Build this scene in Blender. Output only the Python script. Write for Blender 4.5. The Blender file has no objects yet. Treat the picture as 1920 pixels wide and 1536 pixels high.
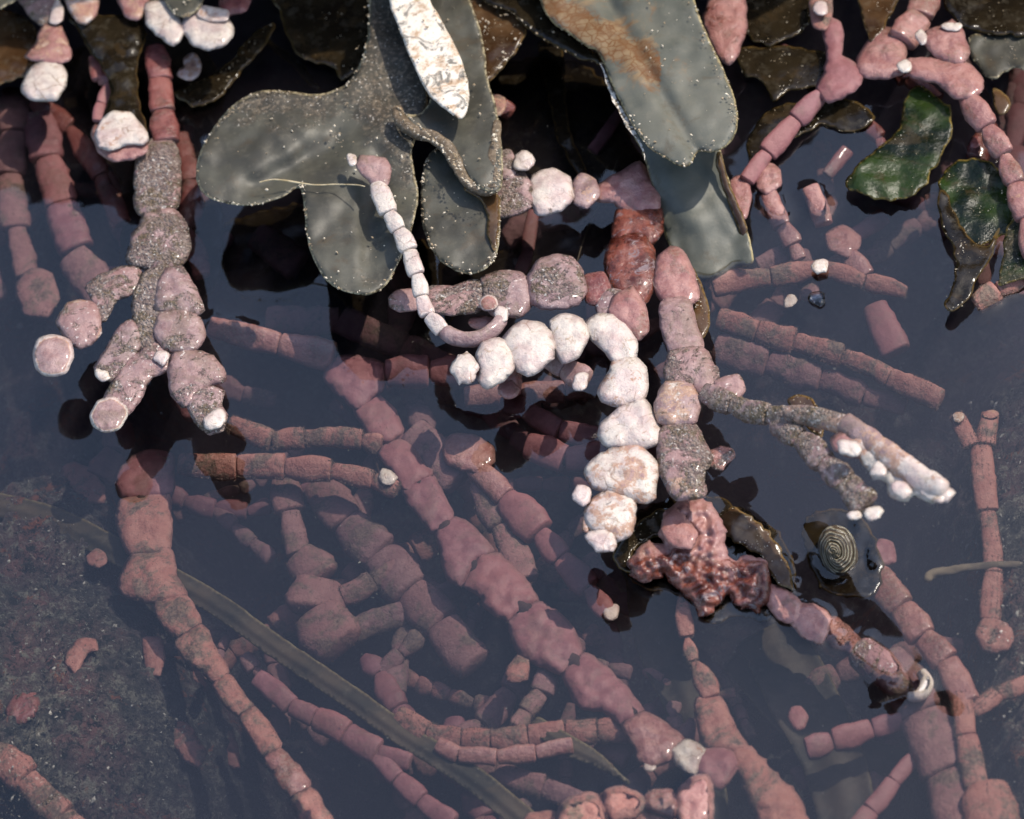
import bpy, math, random
import numpy as np
from mathutils import Vector, Matrix, noise, geometry

# ------------------------------------------------------------------ camera, light, exposure
S = 5e-5                      # one photo pixel is about 0.05 mm in the pool: the frame is ten centimetres wide
FOC = 6500.0                  # focal length in photo pixels, also the distance to the middle of the water
TH, RO = math.radians(40), math.radians(12)
R0 = Vector((1, 0, 0)); U0 = Vector((0, math.cos(TH), math.sin(TH)))
FWD = Vector((0, math.sin(TH), -math.cos(TH)))
CR = math.cos(RO) * R0 - math.sin(RO) * U0
CU = math.sin(RO) * R0 + math.cos(RO) * U0
CAM = -FWD * FOC              # in pixel units
SUN_EL, SUN_AZ = math.radians(56), math.radians(72)   # azimuth clockwise from +Y
SUN_DIR = Vector((math.sin(SUN_AZ) * math.cos(SUN_EL), math.cos(SUN_AZ) * math.cos(SUN_EL), math.sin(SUN_EL)))

scene = bpy.context.scene
COL = scene.collection
cd = bpy.data.cameras.new('camera'); cam = bpy.data.objects.new('camera', cd); COL.objects.link(cam)
cd.sensor_width = 36; cd.lens = 36 * FOC / 1920.0
cd.clip_start = 0.01; cd.clip_end = 50
cam.matrix_world = Matrix.Translation(CAM * S) @ Matrix((CR, CU, -FWD)).transposed().to_4x4()
cd.dof.use_dof = True; cd.dof.focus_distance = (FOC - 70) * S; cd.dof.aperture_fstop = 48
scene.camera = cam

w = bpy.data.worlds.new('World'); scene.world = w; w.use_nodes = True
nt = w.node_tree; nt.nodes.clear()
sky = nt.nodes.new('ShaderNodeTexSky'); sky.sky_type = 'NISHITA'; sky.sun_disc = False
sky.sun_elevation = SUN_EL; sky.sun_rotation = SUN_AZ
sky.air_density = 1.0; sky.dust_density = 1.6; sky.ozone_density = 1.0
bg = nt.nodes.new('ShaderNodeBackground'); bg.inputs[1].default_value = 0.15
out = nt.nodes.new('ShaderNodeOutputWorld')
nt.links.new(sky.outputs[0], bg.inputs[0]); nt.links.new(bg.outputs[0], out.inputs[0])
sd = bpy.data.lights.new('sun', 'SUN'); sun = bpy.data.objects.new('sun', sd); COL.objects.link(sun)
sd.energy = 2.3; sd.angle = math.radians(0.5); sd.color = (1.0, 0.92, 0.80)
sun.rotation_mode = 'QUATERNION'; sun.rotation_quaternion = SUN_DIR.to_track_quat('Z', 'Y')
scene.view_settings.view_transform = 'Standard'; scene.view_settings.look = 'None'
scene.view_settings.gamma = 1; scene.view_settings.exposure = 0.88
scene.cycles.max_bounces = 8; scene.cycles.volume_bounces = 0; scene.cycles.transparent_max_bounces = 12
scene.cycles.caustics_reflective = False; scene.cycles.caustics_refractive = False

def P(x, y, z=0.0):
    """the point of the pool (pixel units) seen at photo pixel x, y at height z above the water"""
    d = FWD * FOC + CR * (x - 960) + CU * (768 - y)
    t = (z - CAM.z) / d.z
    return CAM + d * t
def PIX(p):
    v = p - CAM; f = v.dot(FWD) / FOC
    return 960 + v.dot(CR) / f, 768 - v.dot(CU) / f

# ------------------------------------------------------------------ node helper
class N:
    def __init__(s, name):
        s.m = bpy.data.materials.new(name); s.m.use_nodes = True
        s.t = s.m.node_tree; s.t.nodes.clear()
        s.out = s.n('OutputMaterial'); s.geo = s.n('TexCoord').outputs['Object']
    def n(s, k, **kw):
        nd = s.t.nodes.new('ShaderNode' + k)
        for a, b in kw.items(): setattr(nd, a, b)
        return nd
    def set(s, sock, v):
        if isinstance(v, bpy.types.NodeSocket): s.t.links.new(v, sock)
        elif isinstance(v, (tuple, list)) and len(v) == 3 and sock.type == 'RGBA': sock.default_value = (*v, 1)
        else: sock.default_value = v
    def noise(s, sc, det=4, ro=0.6, dist=0.0, vec=None):
        nd = s.n('TexNoise'); s.set(nd.inputs['Vector'], vec or s.geo)
        nd.inputs['Scale'].default_value = sc / (S * 1000); nd.inputs['Detail'].default_value = det
        nd.inputs['Roughness'].default_value = ro; nd.inputs['Distortion'].default_value = dist
        return nd.outputs['Fac']
    def vor(s, sc, feat='F1', out='Distance', vec=None):
        nd = s.n('TexVoronoi', feature=feat); s.set(nd.inputs['Vector'], vec or s.geo)
        nd.inputs['Scale'].default_value = sc / (S * 1000)
        return nd.outputs[out]
    def ramp(s, f, a, b, lo=0.0, hi=1.0):
        nd = s.n('MapRange'); nd.clamp = True; nd.interpolation_type = 'SMOOTHSTEP'
        s.set(nd.inputs[0], f); nd.inputs[1].default_value = a; nd.inputs[2].default_value = b
        nd.inputs[3].default_value = lo; nd.inputs[4].default_value = hi
        return nd.outputs[0]
    def mix(s, f, a, b, bt='MIX'):
        nd = s.n('MixRGB', blend_type=bt); s.set(nd.inputs[0], f); s.set(nd.inputs[1], a); s.set(nd.inputs[2], b)
        return nd.outputs[0]
    def ma(s, op, a, b=0.0, clamp=False):
        nd = s.n('Math', operation=op); nd.use_clamp = clamp; s.set(nd.inputs[0], a); s.set(nd.inputs[1], b)
        return nd.outputs[0]
    def attr(s, name='mask'):
        a = s.n('Attribute', attribute_name=name); sp = s.n('SeparateColor')
        s.t.links.new(a.outputs['Color'], sp.inputs[0])
        return sp.outputs[0], sp.outputs[1], sp.outputs[2], a.outputs['Alpha']
    def rnd(s): return s.n('ObjectInfo').outputs['Random']
    def bump(s, h, st, dist=1.0, nrm=None):
        nd = s.n('Bump'); nd.inputs['Strength'].default_value = 1.0
        nd.inputs['Distance'].default_value = st * dist * S; s.set(nd.inputs['Height'], h)
        if nrm: s.set(nd.inputs['Normal'], nrm)
        return nd.outputs[0]
    def pr(s, **kw):
        b = s.n('BsdfPrincipled')
        for k, v in kw.items(): s.set(b.inputs[k.replace('_', ' ')], v)
        s.t.links.new(b.outputs[0], s.out.inputs[0]); return b

M = {}
# noise scale unit: sc = cycles per 1000 px... (sc/(S*1000))
def coral(name, c1, c2, rough=0.42, dirt=(0.055, 0.042, 0.032), dirt_amt=0.5, coat=0.15, bmp=4.5):
    s = N(name); bl, cr, wet, ed = s.attr()
    big = s.noise(9, 3); mid = s.noise(35, 5, 0.65); fine = s.noise(150, 4, 0.7)
    r = s.rnd()
    col = s.mix(s.ramp(mid, .35, .65), c1, c2)
    col = s.mix(s.ramp(r, 0, 1, 0, .45), col, s.mix(0.5, c2, (0.30, 0.10, 0.07)))
    col = s.mix(s.ma('MULTIPLY', s.ramp(fine, .52, .72), .35), col, (0.16, 0.055, 0.05))
    # film of silt in patches
    dp = s.ma('MULTIPLY', s.ramp(s.noise(13, 7, .75, .4), .49, .60), dirt_amt)
    col = s.mix(dp, col, s.mix(s.ramp(fine, .4, .6), dirt, (0.16, 0.11, 0.075)))
    # paler edge
    pe = s.ma('MULTIPLY', s.ramp(ed, .0, .22, .3, 0), 1.0)
    col = s.mix(pe, col, (0.42, 0.25, 0.23))
    # bleached
    wh = s.mix(s.ramp(s.noise(22, 5, .65), .4, .7), (0.60, 0.52, 0.44), (0.42, 0.31, 0.27))
    wh = s.mix(s.ma('MULTIPLY', s.ramp(s.noise(38, 7, .78, 1.2), .56, .64), .7), wh, (0.27, 0.18, 0.09))
    ck = s.ramp(s.vor(20, 'DISTANCE_TO_EDGE', vec=None), .0, .035, 1, 0)
    wh = s.mix(s.ma('MULTIPLY', ck, s.ramp(s.noise(12, 4, .7), .48, .6, 0, .75)), wh, (0.22, 0.13, 0.08))
    wh = s.mix(s.ma('MULTIPLY', s.ramp(s.noise(110, 4, .75), .56, .66), .35), wh, (0.36, 0.27, 0.2))
    wh = s.mix(s.ma('MULTIPLY', s.ramp(s.noise(8, 4, .6), .45, .65), .35), wh, (0.55, 0.36, 0.36))
    bf = s.ramp(s.ma('ADD', bl, s.ma('MULTIPLY', s.ma('SUBTRACT', s.noise(25, 6, .75), .5), .95)), .40, .60)
    tan = s.ramp(s.ma('ABSOLUTE', s.ma('SUBTRACT', bf, .45)), .15, .42, .6, 0)
    col = s.mix(bf, col, wh)
    col = s.mix(tan, col, (0.40, 0.21, 0.11))
    # sediment and diatom crust
    cf = s.ramp(s.ma('ADD', s.ma('ADD', s.ma('MULTIPLY', cr, .72), .06), s.ma('MULTIPLY', s.ma('SUBTRACT', s.noise(15, 8, .8, .7), .5), 2.1)), .42, .56)
    cc = s.mix(s.ramp(s.noise(18, 4), .42, .58), (0.19, 0.135, 0.11), (0.15, 0.11, 0.05))
    cc = s.mix(s.ramp(s.noise(75, 6, .7), .46, .60), cc, (0.36, 0.28, 0.23))
    cc = s.mix(s.ramp(s.noise(140, 3, .6), .62, .66), cc, (0.75, 0.67, 0.58))
    cc = s.mix(s.ramp(s.noise(150, 3, .6), .27, .36, .8, 0), cc, (0.07, 0.05, 0.03))
    col = s.mix(s.ma('MULTIPLY', cf, .85), col, cc)
    spk = s.ma('MULTIPLY', s.ramp(s.noise(120, 3, .6), .62, .67), s.ramp(s.noise(16, 5, .7), .42, .58))
    col = s.mix(s.ma('MULTIPLY', spk, s.ma('MULTIPLY', s.ramp(cr, .26, .45), .9)), col, (0.80, 0.74, 0.66))
    # wet rust coloured skin
    wf = s.ramp(s.ma('ADD', wet, s.ma('MULTIPLY', s.ma('SUBTRACT', s.noise(20, 6, .7, .6), .5), .9)), .45, .6)
    wc = s.mix(s.ramp(s.noise(26, 5, .7), .4, .62), (0.07, 0.012, 0.005), (0.20, 0.055, 0.032))
    wc = s.mix(s.ramp(s.noise(40, 5, .7), .58, .68), wc, (0.03, 0.012, 0.006))
    wc = s.mix(s.ramp(s.noise(30, 7, .8, .8), .56, .59), wc, (0.17, 0.12, 0.12))  # grey patches: sky reflected in the wet film, put into the colour
    col = s.mix(wf, col, wc)
    ro = s.mix(wf, s.mix(cf, (rough,)*3, (0.6,)*3), (0.12,)*3)
    h = s.ma('ADD', s.ma('MULTIPLY', s.noise(60, 5, .7), 1.0), s.ma('MULTIPLY', fine, .35))
    hc = s.ma('MULTIPLY', s.ma('ADD', s.noise(110, 5, .75), s.ma('MULTIPLY', s.vor(170), -.9)), cf)
    nb = s.bump(s.ma('ADD', h, s.ma('MULTIPLY', hc, 2.6)), bmp)
    b = s.pr(Base_Color=col, Roughness=ro, Normal=nb, Coat_Weight=coat, Coat_Roughness=0.12)
    b.inputs['Specular IOR Level'].default_value = 0.45
    return s.m
M['pink'] = coral('coral_pink', (0.175, 0.064, 0.070), (0.25, 0.105, 0.11), rough=.6, coat=0, dirt_amt=.28, bmp=2.0)
M['rose'] = coral('coral_rose', (0.25, 0.10, 0.09), (0.38, 0.195, 0.165), dirt=(0.13, 0.035, 0.015), dirt_amt=.62, rough=.35, coat=.4)
M['deep'] = coral('coral_dusky', (0.17, 0.08, 0.08), (0.25, 0.135, 0.125), rough=.7, dirt_amt=.8, coat=0)
M['rust'] = coral('coral_orange', (0.26, 0.10, 0.078), (0.34, 0.16, 0.125), rough=.6, dirt_amt=.9, coat=0)
M['mauve'] = coral('coral_mauve', (0.21, 0.125, 0.12), (0.37, 0.255, 0.235), rough=.42, dirt=(0.15, 0.11, .07), coat=.2)
M['red'] = coral('coral_dark_red', (0.12, 0.03, 0.028), (0.22, 0.075, 0.065), rough=.25, coat=.3)

def weed(name, c1, c2, edge, rough=.5, spec=.5, speck=.6, amber=0.0, transl=0.0, scuff=.5):
    s = N(name); bl, cr, wet, ed = s.attr()
    col = s.mix(s.ramp(s.noise(8, 4), .38, .62), c1, c2)
    col = s.mix(s.ma('MULTIPLY', s.ramp(s.noise(45, 6, .7), .5, .7), .35), col, s.mix(.5, c2, (.2, .17, .12)))
    col = s.mix(s.ma('MULTIPLY', s.ramp(s.noise(11, 7, .75, .6), .54, .64), .55), col, s.mix(.6, c1, (.075, .045, .018)))
    if amber:
        af = s.ma('MULTIPLY', s.ramp(s.ma('ADD', s.noise(16, 7, .75, .8), s.ma('MULTIPLY', wet, .30)), .62, .78), amber * .8)
        col = s.mix(af, col, s.mix(s.ramp(s.noise(30, 5), .4, .6), (0.15, 0.06, 0.012), (0.24, 0.15, 0.07)))
        wv = s.n('VectorMath', operation='ADD'); nz = s.n('TexNoise'); s.set(nz.inputs['Vector'], s.geo); nz.inputs['Scale'].default_value = 25 / (S * 1000); nz.inputs['Detail'].default_value = 4
        wm = s.n('VectorMath', operation='SCALE'); s.set(wm.inputs[0], nz.outputs['Color']); wm.inputs['Scale'].default_value = 26 * S; s.set(wv.inputs[0], s.geo); s.set(wv.inputs[1], wm.outputs[0])
        net = s.ramp(s.vor(60, 'DISTANCE_TO_EDGE', vec=wv.outputs[0]), .0, .12, 1, 0)
        col = s.mix(s.ma('MULTIPLY', s.ma('MULTIPLY', net, s.ramp(s.ma('ADD', wet, s.ma('MULTIPLY', s.noise(9, 3), .6)), .75, 1.1)), .9), col, (0.12, 0.045, 0.01))
    crf = s.ramp(s.ma('ADD', cr, s.ma('MULTIPLY', s.ma('SUBTRACT', s.noise(22, 5, .7), .5), 1.1)), .45, .65)
    cc = s.mix(s.ramp(s.noise(110, 4, .65), .48, .64), (0.035, 0.027, 0.018), (0.20, 0.15, 0.10))
    cc = s.mix(s.ramp(s.noise(190, 3, .6), .62, .7), cc, (0.8, 0.72, 0.6))
    col = s.mix(s.ma('MULTIPLY', crf, speck), col, cc)
    # rim of the blade
    rf = s.ramp(s.ma('ADD', ed, s.ma('MULTIPLY', s.noise(70, 4, .7), .12)), .07, .14, 1, 0)
    col = s.mix(s.ma('MULTIPLY', rf, .8), col, s.mix(s.ramp(s.noise(120, 3), .45, .6), edge, (0.10, 0.07, 0.03)))
    # bleached patches
    bf = s.ramp(s.ma('ADD', bl, s.ma('MULTIPLY', s.ma('SUBTRACT', s.noise(20, 6, .72, 1.0), .5), 1.3)), .45, .56)
    wh = s.mix(s.ramp(s.noise(40, 6, .7), .45, .65), (0.74, 0.66, 0.55), (0.42, 0.28, 0.17))
    wh = s.mix(s.ramp(s.noise(80, 4, .7), .62, .70), wh, (0.1, 0.06, 0.03))
    col = s.mix(bf, col, wh)
    h = s.ma('ADD', s.noise(30, 5, .65), s.ma('MULTIPLY', s.noise(150, 4, .7), s.ma('ADD', s.ma('MULTIPLY', crf, .9), .3)))
    nb = s.bump(h, 2.0 * scuff)
    ro = s.mix(crf, s.mix(s.noise(25, 5), (rough * .8,)*3, (rough * 1.3,)*3), (.55,)*3)
    b = s.pr(Base_Color=col, Roughness=ro, Normal=nb)
    b.inputs['Specular IOR Level'].default_value = spec * .7
    if transl:
        tb = s.n('BsdfTranslucent'); s.set(tb.inputs[0], s.mix(.5, col, c2)); mx = s.n('MixShader'); mx.inputs[0].default_value = transl
        s.t.links.new(b.outputs[0], mx.inputs[1]); s.t.links.new(tb.outputs[0], mx.inputs[2]); s.t.links.new(mx.outputs[0], s.out.inputs[0])
    return s.m
M['olive'] = weed('weed_olive', (0.040, 0.037, 0.027), (0.070, 0.066, 0.048), (0.55, 0.46, 0.28), spec=.6)
M['ochre'] = weed('weed_ochre', (0.075, 0.078, 0.062), (0.11, 0.108, 0.083), (0.5, 0.4, 0.2), amber=.9, spec=.6)
M['dead'] = weed('weed_bleached', (0.17, 0.155, 0.13), (0.22, 0.2, 0.17), (0.8, 0.72, 0.6))
M['curl'] = weed('weed_curled', (0.16, 0.10, 0.055), (0.24, 0.17, 0.10), (0.6, 0.5, 0.35))
M['brownweed'] = weed('weed_brown', (0.035, 0.016, 0.006), (0.085, 0.045, 0.02), (0.2, 0.12, 0.045), rough=.2, spec=.6)
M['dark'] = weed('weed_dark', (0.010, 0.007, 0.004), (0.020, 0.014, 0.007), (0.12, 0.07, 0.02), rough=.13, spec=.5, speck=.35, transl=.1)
M['green'] = weed('weed_green', (0.004, 0.008, 0.003), (0.020, 0.036, 0.006), (0.25, 0.17, 0.04), rough=.2, spec=.45, speck=.4, transl=.07, scuff=1.8)
M['strap'] = weed('weed_strap', (0.018, 0.015, 0.007), (0.060, 0.042, 0.024), (0.16, 0.13, 0.07), rough=.6, speck=.4)
M['twig'] = weed('twig_brown', (0.09, 0.07, 0.05), (0.18, 0.14, 0.09), (0.4, 0.35, .25), rough=.8)

def plain(name, c1, c2, sc=30, rough=.5, bmp=3, spec=.5, lo=.4, hi=.6):
    s = N(name); f = s.noise(sc, 6, .7)
    s.pr(Base_Color=s.mix(s.ramp(f, lo, hi), c1, c2), Roughness=rough, Normal=s.bump(f, bmp), **{'Specular_IOR_Level': spec})
    return s.m
M['joint'] = plain('joint_dark', (0.02, 0.008, 0.007), (0.045, 0.02, 0.018), rough=.8)
M['grain'] = plain('sand_pale', (0.8, 0.7, 0.54), (0.35, 0.26, 0.16), sc=45, rough=.35, lo=.42, hi=.55)
M['fleck'] = plain('debris_pale', (0.42, 0.40, 0.35), (0.16, 0.15, 0.12), sc=25, rough=.8)
M['turf'] = plain('turf_brown', (0.05, 0.048, 0.036), (0.13, 0.11, 0.08), sc=8, rough=.8)
M['rockdark'] = plain('rock_dark', (0.012, 0.009, 0.007), (0.03, 0.022, 0.016), sc=12, rough=.9, bmp=20, spec=.2)
M['hair'] = plain('filament_straw', (0.62, 0.5, 0.3), (0.4, 0.3, 0.15), rough=.5)

# pool bed
s = N('pool_bed_rock')
a = s.noise(5, 7, .7); b_ = s.noise(28, 7, .8); c_ = s.noise(100, 5, .8)
col = s.mix(s.ramp(a, .42, .58), (0.085, 0.080, 0.070), (0.17, 0.105, 0.10))
col = s.mix(s.ramp(b_, .50, .62), col, (0.36, 0.34, 0.27))
col = s.mix(s.ma('MULTIPLY', s.ramp(s.noise(10, 7, .75, .5), .55, .62), .8), col, (0.28, 0.13, 0.12))
col = s.mix(s.ma('MULTIPLY', s.ramp(s.noise(7, 6, .75, .8), .58, .63), .9), col, (0.40, 0.13, 0.06))
col = s.mix(s.ramp(b_, .40, .47, 1, 0), col, (0.014, 0.016, 0.013))
col = s.mix(s.ramp(c_, .60, .66), col, (0.62, 0.60, 0.52))
col = s.mix(s.ramp(s.noise(80, 4, .7), .34, .42, 1, 0), col, (0.012, 0.013, 0.012))
s.pr(Base_Color=col, Roughness=.85, Normal=s.bump(s.ma('ADD', b_, s.ma('MULTIPLY', c_, .6)), 70))
M['bed'] = s.m

# water: clear sheet, reflects by its own index of refraction
s = N('pool_water')
fr = s.n('Fresnel'); fr.inputs[0].default_value = WIOR = 1.68
nb = s.bump(s.ma('ADD', s.noise(2.2, 2, .4), s.ma('MULTIPLY', s.noise(11, 2, .5), .06)), 7)
s.t.links.new(nb, fr.inputs[1])
gl = s.n('BsdfGlossy'); gl.inputs['Roughness'].default_value = 0.0; s.t.links.new(nb, gl.inputs['Normal'])
tr = s.n('BsdfTransparent'); tr.inputs[0].default_value = (1, 1, 1, 1)
mx = s.n('MixShader'); s.t.links.new(fr.outputs[0], mx.inputs[0]); s.t.links.new(tr.outputs[0], mx.inputs[1]); s.t.links.new(gl.outputs[0], mx.inputs[2])
s.t.links.new(mx.outputs[0], s.out.inputs[0])
VDEN = 0.0022 / S             # murk of the water
va = s.n('VolumeAbsorption'); va.inputs[0].default_value = (0.50, 0.50, 0.57, 1); va.inputs[1].default_value = VDEN * 1.6
vs = s.n('VolumeScatter'); vs.inputs[0].default_value = (0.92, 0.78, 1.0, 1); vs.inputs[1].default_value = VDEN * .15; vs.inputs[2].default_value = .2
ad = s.n('AddShader'); s.t.links.new(va.outputs[0], ad.inputs[0]); s.t.links.new(vs.outputs[0], ad.inputs[1]); s.t.links.new(ad.outputs[0], s.out.inputs[1])
M['water'] = s.m

# ------------------------------------------------------------------ objects
def mesh_obj(name, verts, faces, mat, parent=None, mask=None, smooth=True, origin=None):
    me = bpy.data.meshes.new(name)
    V = np.asarray(verts, dtype=float)
    me.from_pydata((V * S).tolist(), [], faces); me.validate(); me.update()
    if mask is not None and len(mask) == len(me.vertices):
        at = me.color_attributes.new('mask', 'FLOAT_COLOR', 'POINT')
        at.data.foreach_set('color', np.asarray(mask, dtype=np.float32).ravel())
    if smooth: me.polygons.foreach_set('use_smooth', [True] * len(me.polygons))
    me.materials.append(M[mat])
    o = bpy.data.objects.new(name, me); COL.objects.link(o)
    if parent: o.parent = parent
    return o
def thing(name, label, cat, group=None):
    o = bpy.data.objects.new(name, None); COL.objects.link(o); o.empty_display_size = .001
    o['label'] = label; o['category'] = cat
    if group: o['group'] = group
    return o
def tag(o, label=None, cat=None, group=None, kind=None):
    for k, v in (('label', label), ('category', cat), ('group', group), ('kind', kind)):
        if v: o[k] = v
    return o

def spline(pts, step=5.0, closed=True):
    n = len(pts); out = []
    for i in range(n if closed else n - 1):
        if closed: p0, p1, p2, p3 = pts[i-1], pts[i], pts[(i+1) % n], pts[(i+2) % n]
        else: p0, p1, p2, p3 = pts[max(i-1, 0)], pts[i], pts[i+1], pts[min(i+2, n-1)]
        p0, p1, p2, p3 = map(np.array, (p0, p1, p2, p3))
        L = np.hypot(*(p2 - p1)[:2]); k = max(1, int(round(L / step)))
        for j in range(k):
            t = j / k
            out.append(.5 * ((2*p1) + (-p0+p2)*t + (2*p0-5*p1+4*p2-p3)*t*t + (-p0+3*p1-3*p2+p3)*t**3))
    if not closed: out.append(np.array(pts[-1], float))
    return np.array(out)

SEED = [1]
def blob(name, outline, z, mat, parent=None, th=None, flat=None, b=0.0, c=0.0, wet=0.0, rim=0.0, ruffle=0.0,
         rough=.045, bend=None, fn=None, step=None):
    """a rounded or blade-like body with the given outline, real thickness and its own height.
    z: number, or (z_at_top, z_at_bottom), or function(x, y). th: half thickness. flat: width of the rounded edge (blades)."""
    SEED[0] += 1; sd_ = SEED[0] * 7.31
    pts = np.array(outline, float)
    w_ = pts.max(0) - pts.min(0); size = min(w_)
    st = step or float(np.clip(size / 11, 2.6, 9))
    B = spline([tuple(p) for p in pts], st)
    if not flat:
        Lq = []
        for i_, p_ in enumerate(pts):
            q_ = pts[(i_ + 1) % len(pts)]; k_ = max(1, int(round(np.hypot(*(q_ - p_)) / st)))
            Lq += [p_ + (q_ - p_) * j_ / k_ for j_ in range(k_)]
        ang = .1 if rim else .5
        if len(Lq) == len(B): B = (1 - ang) * B + ang * np.array(Lq)
        tg = np.roll(B, -1, 0) - np.roll(B, 1, 0); nm = np.stack([tg[:, 1], -tg[:, 0]], 1) / np.maximum(np.hypot(*tg.T), 1e-6)[:, None]
        area = np.sum(B[:, 0] * np.roll(B[:, 1], -1) - np.roll(B[:, 0], -1) * B[:, 1])
        if name == 'segment': B = B + nm * (4.2 if area > 0 else -4.2)
    # ragged outline
    jit = np.array([[noise.noise((p[0] * .06, p[1] * .06, sd_)), noise.noise((p[0] * .06, p[1] * .06, sd_ + 9))] for p in B])
    B = B + jit * min(size, 140) * rough
    ymin, ymax = B[:, 1].min(), B[:, 1].max()
    gx = np.arange(B[:, 0].min(), B[:, 0].max(), st); gy = np.arange(ymin, ymax, st * .87)
    G = np.array([(x + (st / 2 if j % 2 else 0), y) for j, y in enumerate(gy) for x in gx])
    A, C = B, np.roll(B, -1, 0)
    def inside(Q):
        r = np.zeros(len(Q), bool)
        for (x1, y1), (x2, y2) in zip(A, C):
            if y1 == y2: continue
            k = ((y1 > Q[:, 1]) != (y2 > Q[:, 1])) & (Q[:, 0] < (x2 - x1) * (Q[:, 1] - y1) / (y2 - y1) + x1)
            r ^= k
        return r
    def dist(Q):
        d = np.full(len(Q), 1e9)
        for p, q in zip(A, C):
            e = q - p; L = max(e.dot(e), 1e-9)
            t = np.clip(((Q - p) @ e) / L, 0, 1)
            d = np.minimum(d, np.hypot(*(Q - p - t[:, None] * e).T))
        return d
    G = G[inside(G)] if len(G) else G.reshape(0, 2)
    if len(G): G = G[dist(G) > st * .45]
    allp = np.vstack([B, G]) if len(G) else B
    nb = len(B)
    vo, eo, fo, ov, oe, of = geometry.delaunay_2d_cdt([Vector(p) for p in allp], [], [list(range(nb))], 1, 1e-4)
    Q = np.array([tuple(v) for v in vo]); D = dist(Q); onb = D < 1e-2
    R = max(D.max(), 1e-3); rr = flat or R * (.9 if name in ('tip', 'bud') else .58)
    T = (th if flat else th * .62) if th is not None else R * .40
    hgt = T * np.sqrt(np.clip(1 - (1 - np.clip(D / rr, 0, 1)) ** 2, 0, 1))
    # smooth the ridge
    nbr = [[] for _ in Q]
    for f in fo:
        for i in range(len(f)): nbr[f[i]].append(f[(i+1) % len(f)]); nbr[f[(i+1) % len(f)]].append(f[i])
    if not flat:
        for _ in range(3):
            h2 = hgt.copy()
            for i, nn in enumerate(nbr):
                if nn and not onb[i]: h2[i] = .5 * hgt[i] + .5 * np.mean(hgt[nn])
            hgt = h2
    if callable(z): zf = z
    elif isinstance(z, tuple): zf = lambda x, y: z[0] + (z[1] - z[0]) * (y - ymin) / (ymax - ymin)
    else: zf = lambda x, y: z
    V, mk = [], []
    nq = len(Q); back = {}
    lump = size * .045
    base = []
    for i, (x, y) in enumerate(Q):
        p = P(x, y, zf(x, y)); n = (CAM - p).normalized()
        e = 0.0
        if ruffle: e += ruffle * (noise.noise((x * .012, y * .012, sd_)) + .45 * noise.noise((x * .035, y * .035, sd_)))
        if flat and ruffle > 8: e += 11 * noise.noise((x * .03, y * .03, sd_ + 5)) * max(0, 1 - D[i] / 32)
        if fn: e += fn(x, y)
        k = min(1, D[i] / (R * .3))
        if not flat: e += k * lump * noise.noise((x * .07, y * .07, sd_ + 3)) * 1.6
        base.append((p, n, e)); V.append(p + n * (hgt[i] + e))
        bb = (0 if callable(b) else b) + rim * (1 - min(1, D[i] / (R * .38)))
        if callable(b): bb = b(x, y)
        mk.append((bb, c(x, y) if callable(c) else c, wet(x, y) if callable(wet) else wet, min(D[i] / R if not flat else D[i] / 60.0, 1)))
    for i in range(nq):
        if not onb[i]:
            p, n, e = base[i]; back[i] = len(V); V.append(p + n * (e - hgt[i] * (.8 if not flat else 1))); mk.append(mk[i])
        else: back[i] = i
    F = []
    for f in fo:
        f = list(f)
        a0 = Vector((*Q[f[1]] - Q[f[0]], 0)).cross(Vector((*Q[f[2]] - Q[f[0]], 0))).z
        if a0 > 0: f = f[::-1]
        F.append(f); g = [back[i] for i in reversed(f)]
        if set(g) != set(f): F.append(g)
    return mesh_obj(name, V, F, mat, parent, mk)

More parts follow.
